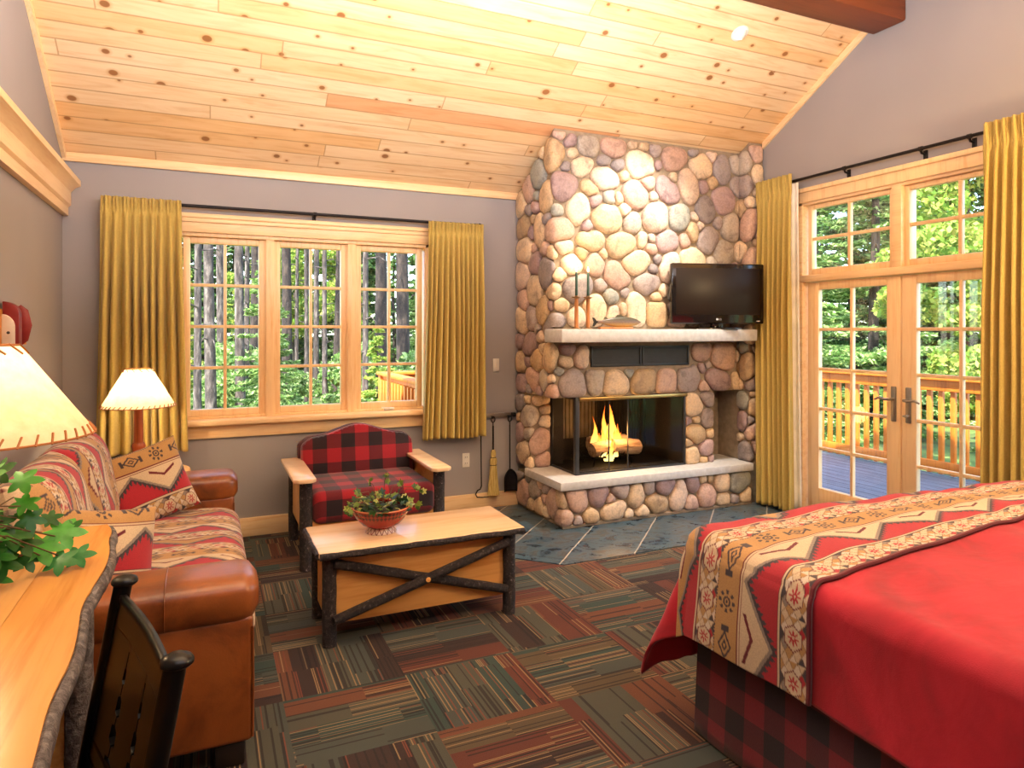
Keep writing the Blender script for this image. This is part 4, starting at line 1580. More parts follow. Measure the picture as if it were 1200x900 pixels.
bcx, bcy, bz = 0.818, 3.462, 0.462
bw_ = thing('planter_bowl', (bcx, bcy, bz), 'red patterned footed bowl of ivy on the coffee table', 'potted plant')
g = G('painted_red_bowl')
x, y, z = g.xyz(g.co())
ang = g.m('DIVIDE', g.m('ARCTAN2', y, x), 2 * PI)
a1 = g.m('FRACT', g.m('ADD', g.m('MULTIPLY', ang, 22.0), g.m('MULTIPLY', z, 26.0)))
a2 = g.m('FRACT', g.m('SUBTRACT', g.m('MULTIPLY', ang, 22.0), g.m('MULTIPLY', z, 26.0)))
chk = g.m('COMPARE', g.m('GREATER_THAN', a1, 0.5), g.m('GREATER_THAN', a2, 0.5), 0.1)
bandm = g.m('MULTIPLY', g.m('GREATER_THAN', z, 0.083), g.m('LESS_THAN', z, 0.122))
c = g.mix(g.m('MULTIPLY', g.m('MULTIPLY', chk, bandm), 0.85), srgb(138, 20, 16), srgb(52, 10, 12))
c = g.mix(g.m('GREATER_THAN', z, 0.128), c, srgb(206, 120, 84))
M['bowl'] = g.fin(c, 0.25)
g = G('lattice_foot')
x, y, z = g.xyz(g.co())
ang = g.m('DIVIDE', g.m('ARCTAN2', y, x), 2 * PI)
tri = g.m('PINGPONG', g.m('MULTIPLY', ang, 18.0), 0.5)
ln = g.m('LESS_THAN', g.m('ABSOLUTE', g.m('SUBTRACT', g.m('MULTIPLY', tri, 2.0), g.m('DIVIDE', z, 0.026))), 0.16)
c = g.mix(ln, srgb(226, 206, 190), srgb(120, 34, 34))
M['bowl_foot'] = g.fin(c, 0.3)
MB().lathe([(0.0, 0.0), (0.078, 0.0), (0.08, 0.004), (0.066, 0.026), (0.0, 0.027)], (bcx, bcy, bz), 40, caps=False).build('foot', M['bowl_foot'], bw_)
MB().lathe([(0.0, 0.022), (0.06, 0.026), (0.098, 0.045), (0.126, 0.075), (0.142, 0.105), (0.149, 0.13), (0.146, 0.134), (0.141, 0.13), (0.13, 0.10), (0.0, 0.09)], (bcx, bcy, bz), 48, caps=False).build('bowl', M['bowl'], bw_)
MB().lathe([(0.0, 0.118), (0.136, 0.112)], (bcx, bcy, bz), 32, caps=False).build('soil', M['soil'], bw_)
rng = random.Random(12)
mb, ms_ = MB(), MB()
GREENS = [srgb(34, 70, 26), srgb(52, 96, 36), srgb(28, 58, 30), srgb(120, 150, 60), srgb(190, 196, 110), srgb(40, 84, 74)]
for k in range(120):
    a = rng.uniform(0, 2 * PI)
    rr = 0.145 * math.sqrt(rng.random())
    zz = bz + 0.125 + rng.uniform(0, 0.075) * (1 - rr / 0.2)
    p = (bcx + rr * math.cos(a), bcy + rr * math.sin(a), zz)
    ivy_leaf(mb, p, (math.cos(a + rng.uniform(-1, 1)), math.sin(a + rng.uniform(-1, 1)), rng.uniform(-0.2, 0.9)), (rng.uniform(-.4, .4), rng.uniform(-0.9, .2), 1), rng.uniform(0.026, 0.05), 5, 0.4, GREENS[rng.randrange(6)])
for (dx, dy, dz) in ((0.03, 0.0, 0.30), (-0.11, -0.05, 0.22), (-0.06, 0.0, 0.26), (0.17, -0.02, 0.22), (0.20, -0.03, 0.20), (0.17, -0.05, 0.12), (-0.17, -0.03, 0.15), (0.10, 0.03, 0.22), (-0.01, 0.04, 0.215), (-0.16, -0.06, 0.12)):
    b0 = Vector((bcx + dx * 0.3, bcy + dy * 0.3, bz + 0.12))
    b2 = Vector((bcx + dx, bcy + dy, bz + dz))
    b1 = (b0 + b2) / 2 + Vector((0, 0, 0.05))
    ms_.tube([b0, b1, b2], 0.0018, 5)
    for q in range(3):
        ivy_leaf(mb, b2 + Vector((rng.uniform(-.012, .012), rng.uniform(-.01, .01), rng.uniform(-0.03, .01))), (dx * 3 + rng.uniform(-.6, .6), rng.uniform(-1, 0.2), rng.uniform(-.3, .8)), (0, -0.9, 0.5), rng.uniform(0.026, 0.042), 5, 0.3, GREENS[3 + rng.randrange(2)] if q else GREENS[1])
mb.build('foliage', M['leaf'], bw_, angle=80)
ms_.build('stems', M['stem'], bw_)

# ------------------------------------------------------------------ desk, its plant and lamp
DZ = 0.895
dk_ = thing('desk', (-0.55, 1.2, 0.0), 'live edge maple desk at lower left with bark edge', 'desk')
edge = [(-0.285, 2.44), (-0.262, 2.36), (-0.262, 2.26), (-0.245, 2.15), (-0.238, 2.02), (-0.246, 1.88), (-0.254, 1.74), (-0.238, 1.60), (-0.228, 1.46), (-0.236, 1.32), (-0.226, 1.18), (-0.212, 1.0), (-0.206, 0.8), (-0.22, 0.5), (-0.21, 0.2)]
ed = chaikin(edge, 2)
seam = -0.385
mb = MB().prism([(-0.868, 0.2), (seam - 0.001, 0.2), (seam - 0.001, 2.44), (-0.868, 2.44)], DZ - 0.034, DZ, 'z', 0.002)
mb.build('desktop', M['maple_y'], dk_)
M['maple_edge'] = wood('maple_edge_board', srgb(206, 146, 76), srgb(176, 108, 44), 1, 0.25, 8)
mb = MB().prism([(seam + 0.0005, 0.2)] + [(seam + 0.0005, 2.44)] + [tuple(p) for p in ed], DZ - 0.034, DZ, 'z')
mb.build('edge_board', M['maple_edge'], dk_)
g = G('grey_bark_edge')
o_ = g.co()
n1 = g.noise(o_, 42, 5, 0.7, 0.5)
c = g.ramp(n1, [(0.3, srgb(34, 28, 28)), (0.5, srgb(84, 76, 74)), (0.65, srgb(124, 116, 112)), (0.8, srgb(190, 184, 178))])
M['grey_bark'] = g.fin(c, 0.6, g.bump(n1, 0.8, 0.015))
mb = MB()
mb.tube([(p[0] + 0.004, p[1], DZ - 0.022) for p in ed], [0.019] * len(ed), 10, jitter=0.10, seed=8, flat=0.7)
mb.build('bark_edge', M['grey_bark'], dk_)
for i, yy in enumerate((2.12, 0.45)):
    MB().tube([(-0.315, yy, (DZ - 0.034) * t) for t in np.linspace(0, 1, 18)], 0.036, 14, jitter=0.05, seed=40 + i).build('leg', M['grey_bark'], dk_)
    MB().tube([(-0.80, yy, (DZ - 0.034) * t) for t in np.linspace(0, 1, 18)], 0.036, 14, jitter=0.05, seed=50 + i).build('leg', M['grey_bark'], dk_)
MB().box((-0.80, 2.10, 0.25), (-0.33, 2.125, DZ - 0.04), 0.003).build('end_panel', M['maple_y'], dk_)
MB().box((-0.385, 0.5, 0.60), (-0.36, 2.1, DZ - 0.036), 0.003).build('apron', M['maple_y'], dk_)

table_lamp('large lit table lamp with laced parchment shade on the desk', -0.55, 2.12, DZ,
           [(0.085, 0.0), (0.09, 0.015), (0.075, 0.035), (0.04, 0.05), (0.03, 0.08), (0.042, 0.12), (0.05, 0.16), (0.04, 0.21), (0.026, 0.24), (0.024, 0.30), (0.03, 0.305), (0.03, 0.315), (0.018, 0.32)],
           0.272, 0.105, 1.228, 1.462, 34, 44)

# ornament on the wall behind the big lamp
wo = thing('wall_ornament', (XL, 3.9, 1.44), 'painted arched red and white wall ornament behind the large lamp', 'ornament')
M['orn_red'] = plain('red_paint', srgb(128, 26, 26), 0.5)
M['orn_white'] = plain('white_paint', srgb(228, 216, 206), 0.5)
M['orn_gold'] = plain('ochre_paint', srgb(196, 130, 60), 0.5)


def arch(x0, x1, z0, z1, n=14):
    r = (x1 - x0)
    return [(x0, z0), (x1, z0)] + [(x0 + r * math.cos(t), z1 - 0.06 + 0.06 * math.sin(t)) for t in np.linspace(0, PI / 2, n)]


MB().box((XL + 0.001, 3.86, 1.43), (XL + 0.012, 4.30, 1.60), 0.003).build('back_plate', M['orn_gold'], wo)
MB().prism(arch(XL + 0.012, XL + 0.076, 1.43, 1.635), 3.93, 3.99, 'y', 0.004).build('arch_hood', M['orn_red'], wo)
MB().prism(arch(XL + 0.012, XL + 0.062, 1.43, 1.575), 3.918, 3.935, 'y', 0.003).build('face_panel', M['orn_white'], wo)
MB().lathe([(0.0, 0.0), (0.007, 0.0), (0.0, 0.004)], (0, 0, 0), 10, caps=False).merge(mat4((XL + 0.038, 3.917, 1.49), (PI / 2, 0, 0))).build('eye', M['grille'], wo)
MB().lathe([(0.0, -0.10), (0.03, -0.075), (0.046, 0.0), (0.03, 0.075), (0.0, 0.10)], (XL + 0.048, 4.1, 1.525), 20, sy=0.35, caps=False).build('wing', M['orn_red'], wo)
MB().tube([(XL + 0.03, 4.24, 1.43), (XL + 0.03, 4.24, 1.585)], 0.012, 8).build('peg', M['orn_gold'], wo)

wo.location.y -= 0.13
# ---- vine plant on the desk
vp = thing('potted_vine', (-0.66, 1.66, DZ), 'trailing green vine plant at the left edge of the desk', 'potted plant')
M['terracotta'] = plain('terracotta', srgb(160, 92, 60), 0.7)
MB().lathe([(0.0, 0.0), (0.06, 0.0), (0.085, 0.11), (0.095, 0.115), (0.095, 0.135), (0.085, 0.135), (0.078, 0.11), (0.0, 0.105)], (-0.66, 1.66, DZ), 28, caps=False).build('pot', M['terracotta'], vp)
MB().lathe([(0.0, 0.118), (0.082, 0.115)], (-0.66, 1.66, DZ), 24, caps=False).build('soil', M['soil'], vp)
rng = random.Random(5)
mb, ms_ = MB(), MB()
LG = [srgb(60, 150, 40), srgb(40, 112, 34), srgb(74, 164, 58), srgb(34, 92, 32), srgb(56, 136, 74)]
#      x      y     z     dir (x, y, z)       size  colour
LV = [(-0.40, 2.06, 0.985, (0.35, -0.6, -0.5), 0.105, 0), (-0.385, 2.06, 0.985, (0.9, 0.1, -0.1), 0.10, 2), (-0.335, 2.03, 0.925, (1.0, -0.1, 0.05), 0.075, 4),
      (-0.37, 2.02, 0.93, (0.8, -0.4, -0.1), 0.085, 4), (-0.345, 2.07, 0.965, (0.6, 0.3, 0.5), 0.06, 1), (-0.41, 2.04, 1.06, (0.2, -0.5, -0.8), 0.075, 1),
      (-0.44, 2.04, 1.085, (0.6, -0.3, -0.3), 0.07, 0), (-0.46, 2.05, 1.125, (0.9, -0.1, 0.0), 0.085, 0), (-0.50, 2.04, 1.13, (0.6, -0.2, 0.4), 0.085, 3),
      (-0.46, 2.03, 1.06, (-0.1, -0.6, -0.6), 0.09, 3), (-0.45, 2.02, 1.03, (0.3, -0.6, -0.5), 0.09, 1), (-0.43, 2.02, 1.0, (0.4, -0.6, -0.4), 0.085, 3),
      (-0.47, 2.0, 1.02, (0.0, -0.6, -0.5), 0.11, 1), (-0.46, 1.99, 0.97, (0.2, -0.7, -0.4), 0.10, 3), (-0.42, 2.02, 0.96, (0.4, -0.5, -0.6), 0.07, 3),
      (-0.50, 1.98, 1.08, (0.2, -0.6, 0.0), 0.10, 0), (-0.51, 1.99, 1.14, (0.5, -0.3, 0.2), 0.09, 2), (-0.48, 1.97, 0.99, (0.3, -0.6, -0.3), 0.10, 1),
      (-0.49, 2.0, 1.04, (0.2, -0.6, -0.3), 0.11, 0), (-0.395, 2.08, 1.01, (0.6, 0.2, 0.1), 0.055, 3), (-0.47, 1.96, 0.94, (0.2, -0.7, -0.3), 0.09, 1)]
for (x, y, z, d, s_, ci) in LV:
    ivy_leaf(mb, (x, y, z), d, (0.15, -0.65, 0.75), s_, 5, 0.35, LG[ci], 0.5)
    q = Vector((x, y, z))
    h0 = Vector((-0.53, 1.86, 0.98 + rng.uniform(0, 0.08)))
    ms_.tube([h0, (h0 + q) / 2 + Vector((0, 0, 0.03)), q], 0.0018, 6)
for k in range(14):
    a = rng.uniform(0, 2 * PI)
    p = Vector((-0.66 + 0.09 * math.cos(a), 1.66 + 0.09 * math.sin(a), DZ + 0.14 + rng.uniform(0, 0.14)))
    ivy_leaf(mb, p, (math.cos(a), math.sin(a), rng.uniform(-0.3, 0.5)), (0, -0.3, 1), rng.uniform(0.08, 0.11), 5, 0.35, LG[rng.randrange(5)], 0.5)
    ms_.tube([(-0.66, 1.66, DZ + 0.11), p], 0.003, 6)
ms_.tube([(-0.66, 1.66, DZ + 0.12), (-0.57, 1.80, DZ + 0.18), (-0.50, 1.93, DZ + 0.13), (-0.44, 2.0, DZ + 0.06), (-0.37, 2.03, DZ + 0.03)], 0.004, 6)
mb.build('foliage', M['leaf'], vp, angle=80)
ms_.build('stems', M['stem'], vp)

# ------------------------------------------------------------------ black desk chair (local frame: x along the back, y towards the desk)
ch = thing('desk_chair', (-0.118, 1.64, 0.0), 'black wooden chair drawn up to the live edge desk', 'chair', rot=(0, 0, math.radians(104.9)))
HB = 0.258


def bk(z):           # lean of the back posts
    return np.interp(z, [0.0, 0.44, 0.9], [0.06, 0.085, 0.0])


for s_ in (-1, 1):
    zs = np.linspace(0, 0.885, 16)
    po = MB().tube([(s_ * HB, float(bk(q)), q) for q in zs], 0.0205, 16).build('back_post', M['black_wood'], ch, local=True)
    MB().lathe([(0.0, 0.0), (0.026, 0.0), (0.0295, 0.004), (0.0295, 0.009), (0.026, 0.015), (0.015, 0.021), (0.0, 0.023)], (s_ * HB, 0.0, 0.882), 24, caps=False).build('cap', M['black_wood'], po, local=True)
    MB().tube([(s_ * 0.235, 0.47, 0.0), (s_ * 0.225, 0.45, 0.43)], 0.018, 12).build('front_leg', M['black_wood'], ch, local=True)


def slat(z0, z1, bow, name, th=0.014):
    n = 20
    def fn(u, v):
        x = -HB + 2 * HB * u
        zz = z0 + (z1 - z0) * v
        return x, bk(zz) - bow * np.sin(PI * u) ** 1.0, zz + 0.006 * np.sin(PI * u) * (v - 0.2)
    return solid(MB().grid(n, 4, fn).build(name, M['black_wood'], ch, local=True), th)


slat(0.785, 0.862, 0.010, 'crest_rail')
slat(0.50, 0.545, 0.010, 'lower_rail')
# carved splats: wide boards whose saw-toothed edges leave pine tree shapes open between them
def tooth(z):
    t = (z - 0.53) / 0.25
    return 0.004 + 0.030 * (1 - t) * ((t * 4) % 1.0 < 0.55) * (0.06 < t < 0.94)


zz_ = np.linspace(0.53, 0.80, 46)
for xa_, xb_, la, lb_ in ((-0.24, -0.085, 0, 1), (-0.085, 0.085, 1, 1), (0.085, 0.24, 1, 0)):
    poly = [(xb_ - lb_ * tooth(q), q) for q in zz_] + [(xa_ + la * tooth(q), q) for q in zz_[::-1]]
    b2 = MB().prism(poly, -0.007, 0.007, 'y')
    v = b2.v[0]
    v[:, 1] += np.array([bk(q) for q in v[:, 2]]) - 0.010 * np.cos(v[:, 0] / HB * PI / 2)
    b2.build('tree_splat', M['black_wood'], ch, local=True)
for k, xx in enumerate((-0.19, -0.06, 0.06, 0.19)):
    MB().tube([(xx, float(bk(0.46)), 0.44), (xx * 0.98, float(bk(0.55)) - 0.018, 0.52)], 0.011, 8).build('spindle', M['black_wood'], ch, local=True)
mb = MB().prism([(-0.245, 0.07), (0.245, 0.07), (0.26, 0.3), (0.245, 0.5), (-0.245, 0.5), (-0.26, 0.3)], 0.43, 0.462, 'z', 0.01)
mb.build('seat', M['black_wood'], ch, local=True)
for s_ in (-1, 1):
    MB().tube([(s_ * 0.25, 0.07, 0.2), (s_ * 0.23, 0.46, 0.2)], 0.011, 8).build('stretcher', M['black_wood'], ch, local=True)
MB().tube([(-0.24, 0.27, 0.2), (0.24, 0.27, 0.2)], 0.011, 8).build('stretcher', M['black_wood'], ch, local=True)

# ------------------------------------------------------------------ curtains and rods
def curtain(label, a0, a1, b0, b1, ztop, zbot, fixed, axis, pleats, seed, depth=0.043, bot_shift=0.0):
    """a0..a1 top extent, b0..b1 bottom extent along the wall; fixed = the plane it hangs in"""
    rng = random.Random(seed)
    ph = [rng.uniform(0, 2 * PI) for _ in range(6)]
    nu, nv = pleats * 20, 90

    def fn(u, v):
        # v = 0 at the top
        f = np.clip(v / 0.09, 0, 1)
        spread = 0.0 + 1.0 * v ** 0.7
        A = a0 + (a1 - a0) * u
        B = b0 + (b1 - b0) * u
        P_ = A + (B - A) * v ** 1.3
        uu = u + (0.022 * np.sin(2 * PI * u * 1.5 + ph[0]) + 0.008 * np.sin(2 * PI * u * 4 + ph[5])) * np.clip(v * 1.5 + 0.2, 0, 1)
        w = np.sin(2 * PI * uu * pleats + ph[1] * 0)
        w = np.sign(w) * np.abs(w) ** 0.75
        amp = depth * (0.30 + 0.70 * np.clip((v - 0.05) / 0.35, 0, 1))
        pin = np.exp(-((v - 0.05) / 0.014) ** 2)
        off = amp * w * (1 - 0.75 * pin) + depth * 0.35 * np.sin(2 * PI * u * 1.5 + ph[2]) * v
        tiny = 0.011 * np.sin(2 * PI * u * pleats * 2.5 + ph[3]) * np.clip(1 - v / 0.06, 0, 1) ** 0.5
        off = off + tiny
        Z = ztop + (zbot - ztop) * v + 0.006 * np.sin(2 * PI * u * 1.3 + ph[4]) * v
        side = 0.4 * (b1 - b0) / pleats * 0.5 * np.cos(2 * PI * uu * pleats) * np.clip(v * 2, 0, 1) * 0.35
        if axis == 'x':
            return P_ + side, fixed + off, Z
        return fixed + off, P_ + side, Z
    o = MB().grid(nu, nv, fn).build('curtain', M['curtain'], origin='base', angle=80)
    solid(o, 0.003)
    return tag(o, label, 'curtain', 'ochre pinch pleated curtains')


YC = 5.165
curtain('ochre curtain at the left of the triple window behind the small lamp', -0.645, -0.165, -0.675, -0.125, 2.392, 0.675, YC, 'x', 9, 1)
curtain('ochre curtain at the right of the triple window above the outlet', 1.605, 2.07, 1.55, 2.085, 2.372, 0.632, YC, 'x', 11, 2)
curtain('long ochre curtain between the fireplace and the french doors', 4.455, 4.065, 4.44, 4.03, 2.775, 0.03, 4.325, 'y', 7, 3)
cu_ = [o for o in COL.objects if o.name.startswith('curtain') and o.get('label', '').startswith('long ochre')][0]
M['lining'] = plain('white_lining', srgb(236, 232, 222), 0.8)
lo_ = Vector(cu_.location)
li_ = MB().grid(20, 30, lambda u, v: (4.345 + 0.02 * u + 0.006 * np.sin(u * 12), 4.125 - 0.095 * u - 0.035 * v ** 1.3 * u, 2.70 - 2.66 * v)).build('lining', M['lining'], cu_)
solid(li_, 0.003)
curtain('long ochre curtain at the right end of the french doors behind the bed', 2.585, 1.95, 2.595, 1.95, 2.765, 0.03, 4.325, 'y', 13, 4)


def rod(label, p0, p1, brackets, axis, wall):
    t = thing('curtain_rod', p0, label, 'curtain rod')
    MB().tube([p0, p1], 0.0115, 12).build('pole', M['iron'], t)
    for b in brackets:
        mb = MB()
        if axis == 'x':
            mb.tube([(b, p0[1], p0[2] - 0.012), (b, p0[1] + 0.01, p0[2] - 0.03), (b, wall - 0.012, p0[2] - 0.034)], 0.008, 8).box((b - 0.014, wall - 0.014, p0[2] - 0.07), (b + 0.014, wall - 0.001, p0[2] - 0.005), 0.004)
            mb.tube([(b - 0.012, p0[1], p0[2]), (b + 0.012, p0[1], p0[2])], 0.0155, 12)
        else:
            mb.tube([(p0[0], b, p0[2] - 0.012), (p0[0] + 0.01, b, p0[2] - 0.03), (wall - 0.012, b, p0[2] - 0.034)], 0.008, 8).box((wall - 0.014, b - 0.014, p0[2] - 0.07), (wall - 0.001, b + 0.014, p0[2] - 0.005), 0.004)
            mb.tube([(p0[0], b - 0.012, p0[2]), (p0[0], b + 0.012, p0[2])], 0.0155, 12)
        mb.build('bracket', M['iron'], t)
    for e_ in (p0, p1):
        MB().lathe([(0.0, -0.02), (0.016, -0.012), (0.02, 0), (0.016, 0.012), (0.0, 0.02)], e_, 12, caps=False).build('finial', M['iron'], t)


rod('black curtain rod above the triple window', (-0.63, 5.222, 2.372), (2.06, 5.222, 2.372), (-0.6, 0.735, 2.03), 'x', YB)
rod('black curtain rod above the french doors', (4.39, 4.44, 2.728), (4.39, 1.96, 2.728), (4.4, 3.62, 3.02, 2.70, 2.0), 'y', XR)

# ------------------------------------------------------------------ wall fittings and hearth tools
sw_ = thing('light_switch', (2.233, YB, 1.205), 'white light switch plate beside the fireplace', 'switch')
MB().box((2.205, YB - 0.006, 1.15), (2.262, YB - 0.0005, 1.262), 0.003).build('plate', M['white_plastic'], sw_)
MB().box((2.222, YB - 0.011, 1.178), (2.245, YB - 0.004, 1.234), 0.003).build('rocker', M['white_plastic'], sw_)
ou = thing('outlet', (1.962, YB, 0.42), 'white electrical outlet below the right curtain', 'outlet')
MB().box((1.93, YB - 0.006, 0.362), (1.994, YB - 0.0005, 0.478), 0.003).build('plate', M['white_plastic'], ou)
for zz in (0.395, 0.445):
    s2 = MB().prism([(1.947, zz - 0.012), (1.977, zz - 0.012), (1.977, zz + 0.012), (1.947, zz + 0.012)], YB - 0.009, YB - 0.005, 'y', 0.002).build('socket', M['white_plastic'], ou)
    MB().box((1.953, YB - 0.0098, zz - 0.004), (1.956, YB - 0.0085, zz + 0.007)).box((1.968, YB - 0.0098, zz - 0.004), (1.971, YB - 0.0085, zz + 0.007)).build('slot', M['grille'], s2)

tr_ = thing('tool_rack', (2.23, YB, 0.79), 'wall mounted iron bar for the hearth tools', 'rack')
MB().box((2.03, YB - 0.022, 0.762), (2.40, YB - 0.001, 0.80), 0.004).build('bar', M['steel'], tr_)
MB().box((2.365, YB - 0.05, 0.765), (2.40, YB - 0.001, 0.80), 0.006).build('end_block', M['iron'], tr_)
for xx in (2.075, 2.185, 2.335):
    MB().tube([(xx, YB - 0.022, 0.775), (xx, YB - 0.05, 0.762), (xx, YB - 0.062, 0.772)], 0.005, 8).build('hook', M['iron'], tr_)
YT = YB - 0.055


def loop_handle(mb, x, z, r=0.017):
    pts = [(x, YT, z - 0.085), (x, YT, z - 0.045)] + [(x + r * math.sin(t), YT, z - 0.022 - 0.024 * math.cos(t)) for t in np.linspace(0.35, 2 * PI - 0.35, 14)] + [(x - 0.004, YT, z - 0.05)]
    mb.tube(pts, 0.0048, 8)


po = thing('fire_poker', (2.075, YT, 0.115), 'iron poker with hooked tip hanging by the fireplace', 'poker')
mb = MB()
loop_handle(mb, 2.075, 0.775)
mb.tube([(2.075, YT, 0.70), (2.077, YT, 0.45), (2.08, YT, 0.20)], 0.0055, 8)
mb.build('shaft', M['iron'], po)
MB().tube([(2.08, YT, 0.205), (2.07, YT, 0.18), (2.045, YT, 0.17), (2.028, YT, 0.14), (2.04, YT, 0.115), (2.09, YT, 0.108), (2.14, YT - 0.01, 0.112)], [0.0055, 0.0055, 0.0055, 0.006, 0.0055, 0.005, 0.003], 8).build('hook_tip', M['iron'], po)

br = thing('hearth_broom', (2.188, YT, 0.12), 'straw hearth broom hanging between poker and shovel', 'broom')
mb = MB()
loop_handle(mb, 2.185, 0.775)
mb.tube([(2.185, YT, 0.70), (2.186, YT, 0.50)], 0.0075, 8)
mb.build('handle', M['iron'], br)
g = G('broom_straw')
o_ = g.co()
n1 = g.noise(g.scale(o_, (1, 1, 0.04)), 160, 3)
M['straw'] = g.fin(g.ramp(n1, [(0.3, srgb(150, 124, 60)), (0.7, srgb(214, 190, 120))]), 0.85, g.bump(n1, 0.6, 0.006))
MB().lathe([(0.012, 0.50), (0.022, 0.485), (0.024, 0.46), (0.02, 0.435), (0.03, 0.425), (0.034, 0.40), (0.028, 0.372), (0.03, 0.36), (0.038, 0.27), (0.052, 0.14), (0.054, 0.12), (0.0, 0.122)], (2.187, YT, 0.0), 28, sy=0.55).build('straw_head', M['straw'], br)
mb = MB()
for zz, r_ in ((0.433, 0.0225), (0.370, 0.0294)):
    MB().tube([(2.187 + r_ * math.cos(t), YT + 0.56 * r_ * math.sin(t), zz) for t in np.linspace(0, 2 * PI, 20)], 0.0028, 5).build('binding', M['dark_foot'], br)

sh_ = thing('fire_shovel', (2.34, YT, 0.13), 'iron fire shovel hanging nearest the stonework', 'shovel')
mb = MB()
loop_handle(mb, 2.338, 0.775)
mb.tube([(2.338, YT, 0.70), (2.34, YT, 0.33)], 0.0055, 8)
mb.build('shaft', M['iron'], sh_)


def scoop(u, v):
    a = 2 * u - 1
    w = 0.06 * np.sqrt(np.clip(np.sin(PI * 0.5 * np.clip(v * 2.2, 0.02, 1)), 0, 1))
    return 2.34 + a * w, YT + 0.012 - 0.03 * np.abs(a) ** 3, 0.325 - 0.19 * v


solid(MB().grid(16, 14, scoop).build('scoop', M['iron'], sh_), 0.003)

# ------------------------------------------------------------------ on the mantel
ZM = 1.51
M['brass_dull'] = plain('antique_brass', srgb(150, 120, 84), 0.35, 0.1, 20, Metallic=0.7)
M['turned'] = wood('candlestick_wood', srgb(176, 116, 66), srgb(130, 76, 38), 2, 0.35, 20)
M['candle_green'] = plain('dark_green_wax', srgb(20, 58, 48), 0.45)
g = G('candle_flame')
em = g.n('ShaderNodeEmission')
em.inputs[0].default_value = (1.0, 0.78, 0.42, 1)
em.inputs[1].default_value = 9
M['cflame'] = g.surf(em.outputs[0])
for xx, lbs in ((2.553, 'left'), (2.655, 'right')):
    yy = 4.47
    st = thing('candlestick', (xx, yy, ZM), 'wooden candlestick, the %s one of the pair on the mantel' % lbs, 'candlestick', 'candlesticks on the mantel')
    MB().lathe([(0.0, 0.0), (0.032, 0.0), (0.033, 0.006), (0.018, 0.012), (0.0, 0.013)], (xx, yy, ZM), 20, caps=False).build('base', M['brass_dull'], st)
    MB().tube([(xx, yy, ZM + 0.011), (xx, yy, ZM + 0.235)], 0.0155, 16).build('stem', M['turned'], st)
    MB().lathe([(0.0, 0.0), (0.018, 0.0), (0.034, 0.006), (0.036, 0.012), (0.014, 0.011), (0.014, 0.022), (0.0, 0.022)], (xx, yy, ZM + 0.233), 20, caps=False).build('drip_pan', M['brass_dull'], st)
    cd = thing('candle', (xx, yy, ZM + 0.255), 'dark green lit taper candle, the %s of two on the mantel' % lbs, 'candle', 'taper candles on the mantel')
    MB().lathe([(0.0, 0.0), (0.0105, 0.0), (0.0095, 0.17), (0.006, 0.178), (0.0, 0.178)], (xx, yy, ZM + 0.255), 16, caps=False).build('taper', M['candle_green'], cd)
    MB().tube([(xx, yy, ZM + 0.43), (xx, yy, ZM + 0.442)], 0.0012, 5).build('wick', M['grille'], cd)
    MB().lathe([(0.0, 0.0), (0.006, 0.006), (0.008, 0.014), (0.005, 0.028), (0.001, 0.042), (0.0, 0.043)], (xx, yy, ZM + 0.437), 12, caps=False).build('flame', M['cflame'], cd)
lamp('candle_light', 'POINT', (2.6, 4.42, ZM + 0.5), 1.6, (1.0, 0.7, 0.35), size=0.02)

# carved trout ornament
fi = thing('carved_fish', (2.93, 4.48, ZM), 'carved trout ornament on a small base between candles and television', 'ornament')
g = G('painted_trout')
x, y, z = g.xyz(g.co())
nz = g.noise(g.co(), 120, 3)
c = g.ramp(g.m('ADD', g.m('MULTIPLY', z, 9.0), g.m('MULTIPLY', nz, 0.25)), [(0.30, srgb(190, 150, 70)), (0.5, srgb(150, 118, 76)), (0.62, srgb(112, 92, 84)), (0.85, srgb(74, 70, 54))])
M['trout'] = g.fin(c, 0.4)


def trout(u, v):
    t = 2 * PI * v
    X = 2.745 + 0.40 * u
    prof = np.interp(u, [0, 0.08, 0.16, 0.35, 0.6, 0.78, 0.9, 1.0], [0.012, 0.012, 0.018, 0.036, 0.042, 0.036, 0.024, 0.004])
    return X, 4.48 + 0.5 * prof * np.cos(t), ZM + 0.056 + prof * np.sin(t)


MB().grid(40, 18, trout).build('body', M['trout'], fi, angle=80)
MB().prism([(2.75, ZM + 0.05), (2.715, ZM + 0.088), (2.70, ZM + 0.09), (2.712, ZM + 0.055), (2.70, ZM + 0.02), (2.715, ZM + 0.022), (2.75, ZM + 0.062)], 4.476, 4.484, 'y').build('tail', M['dark_foot'], fi)
MB().prism([(2.90, ZM + 0.088), (2.925, ZM + 0.112), (2.955, ZM + 0.116), (3.0, ZM + 0.092)], 4.477, 4.483, 'y').build('dorsal_fin', M['trout'], fi)
MB().prism([(2.80, ZM + 0.075), (2.81, ZM + 0.096), (2.825, ZM + 0.094), (2.84, ZM + 0.078)], 4.477, 4.483, 'y').build('small_fin', M['trout'], fi)
MB().box((2.76, 4.455, ZM), (3.06, 4.505, ZM + 0.018), 0.006).build('base', M['turned'], fi)

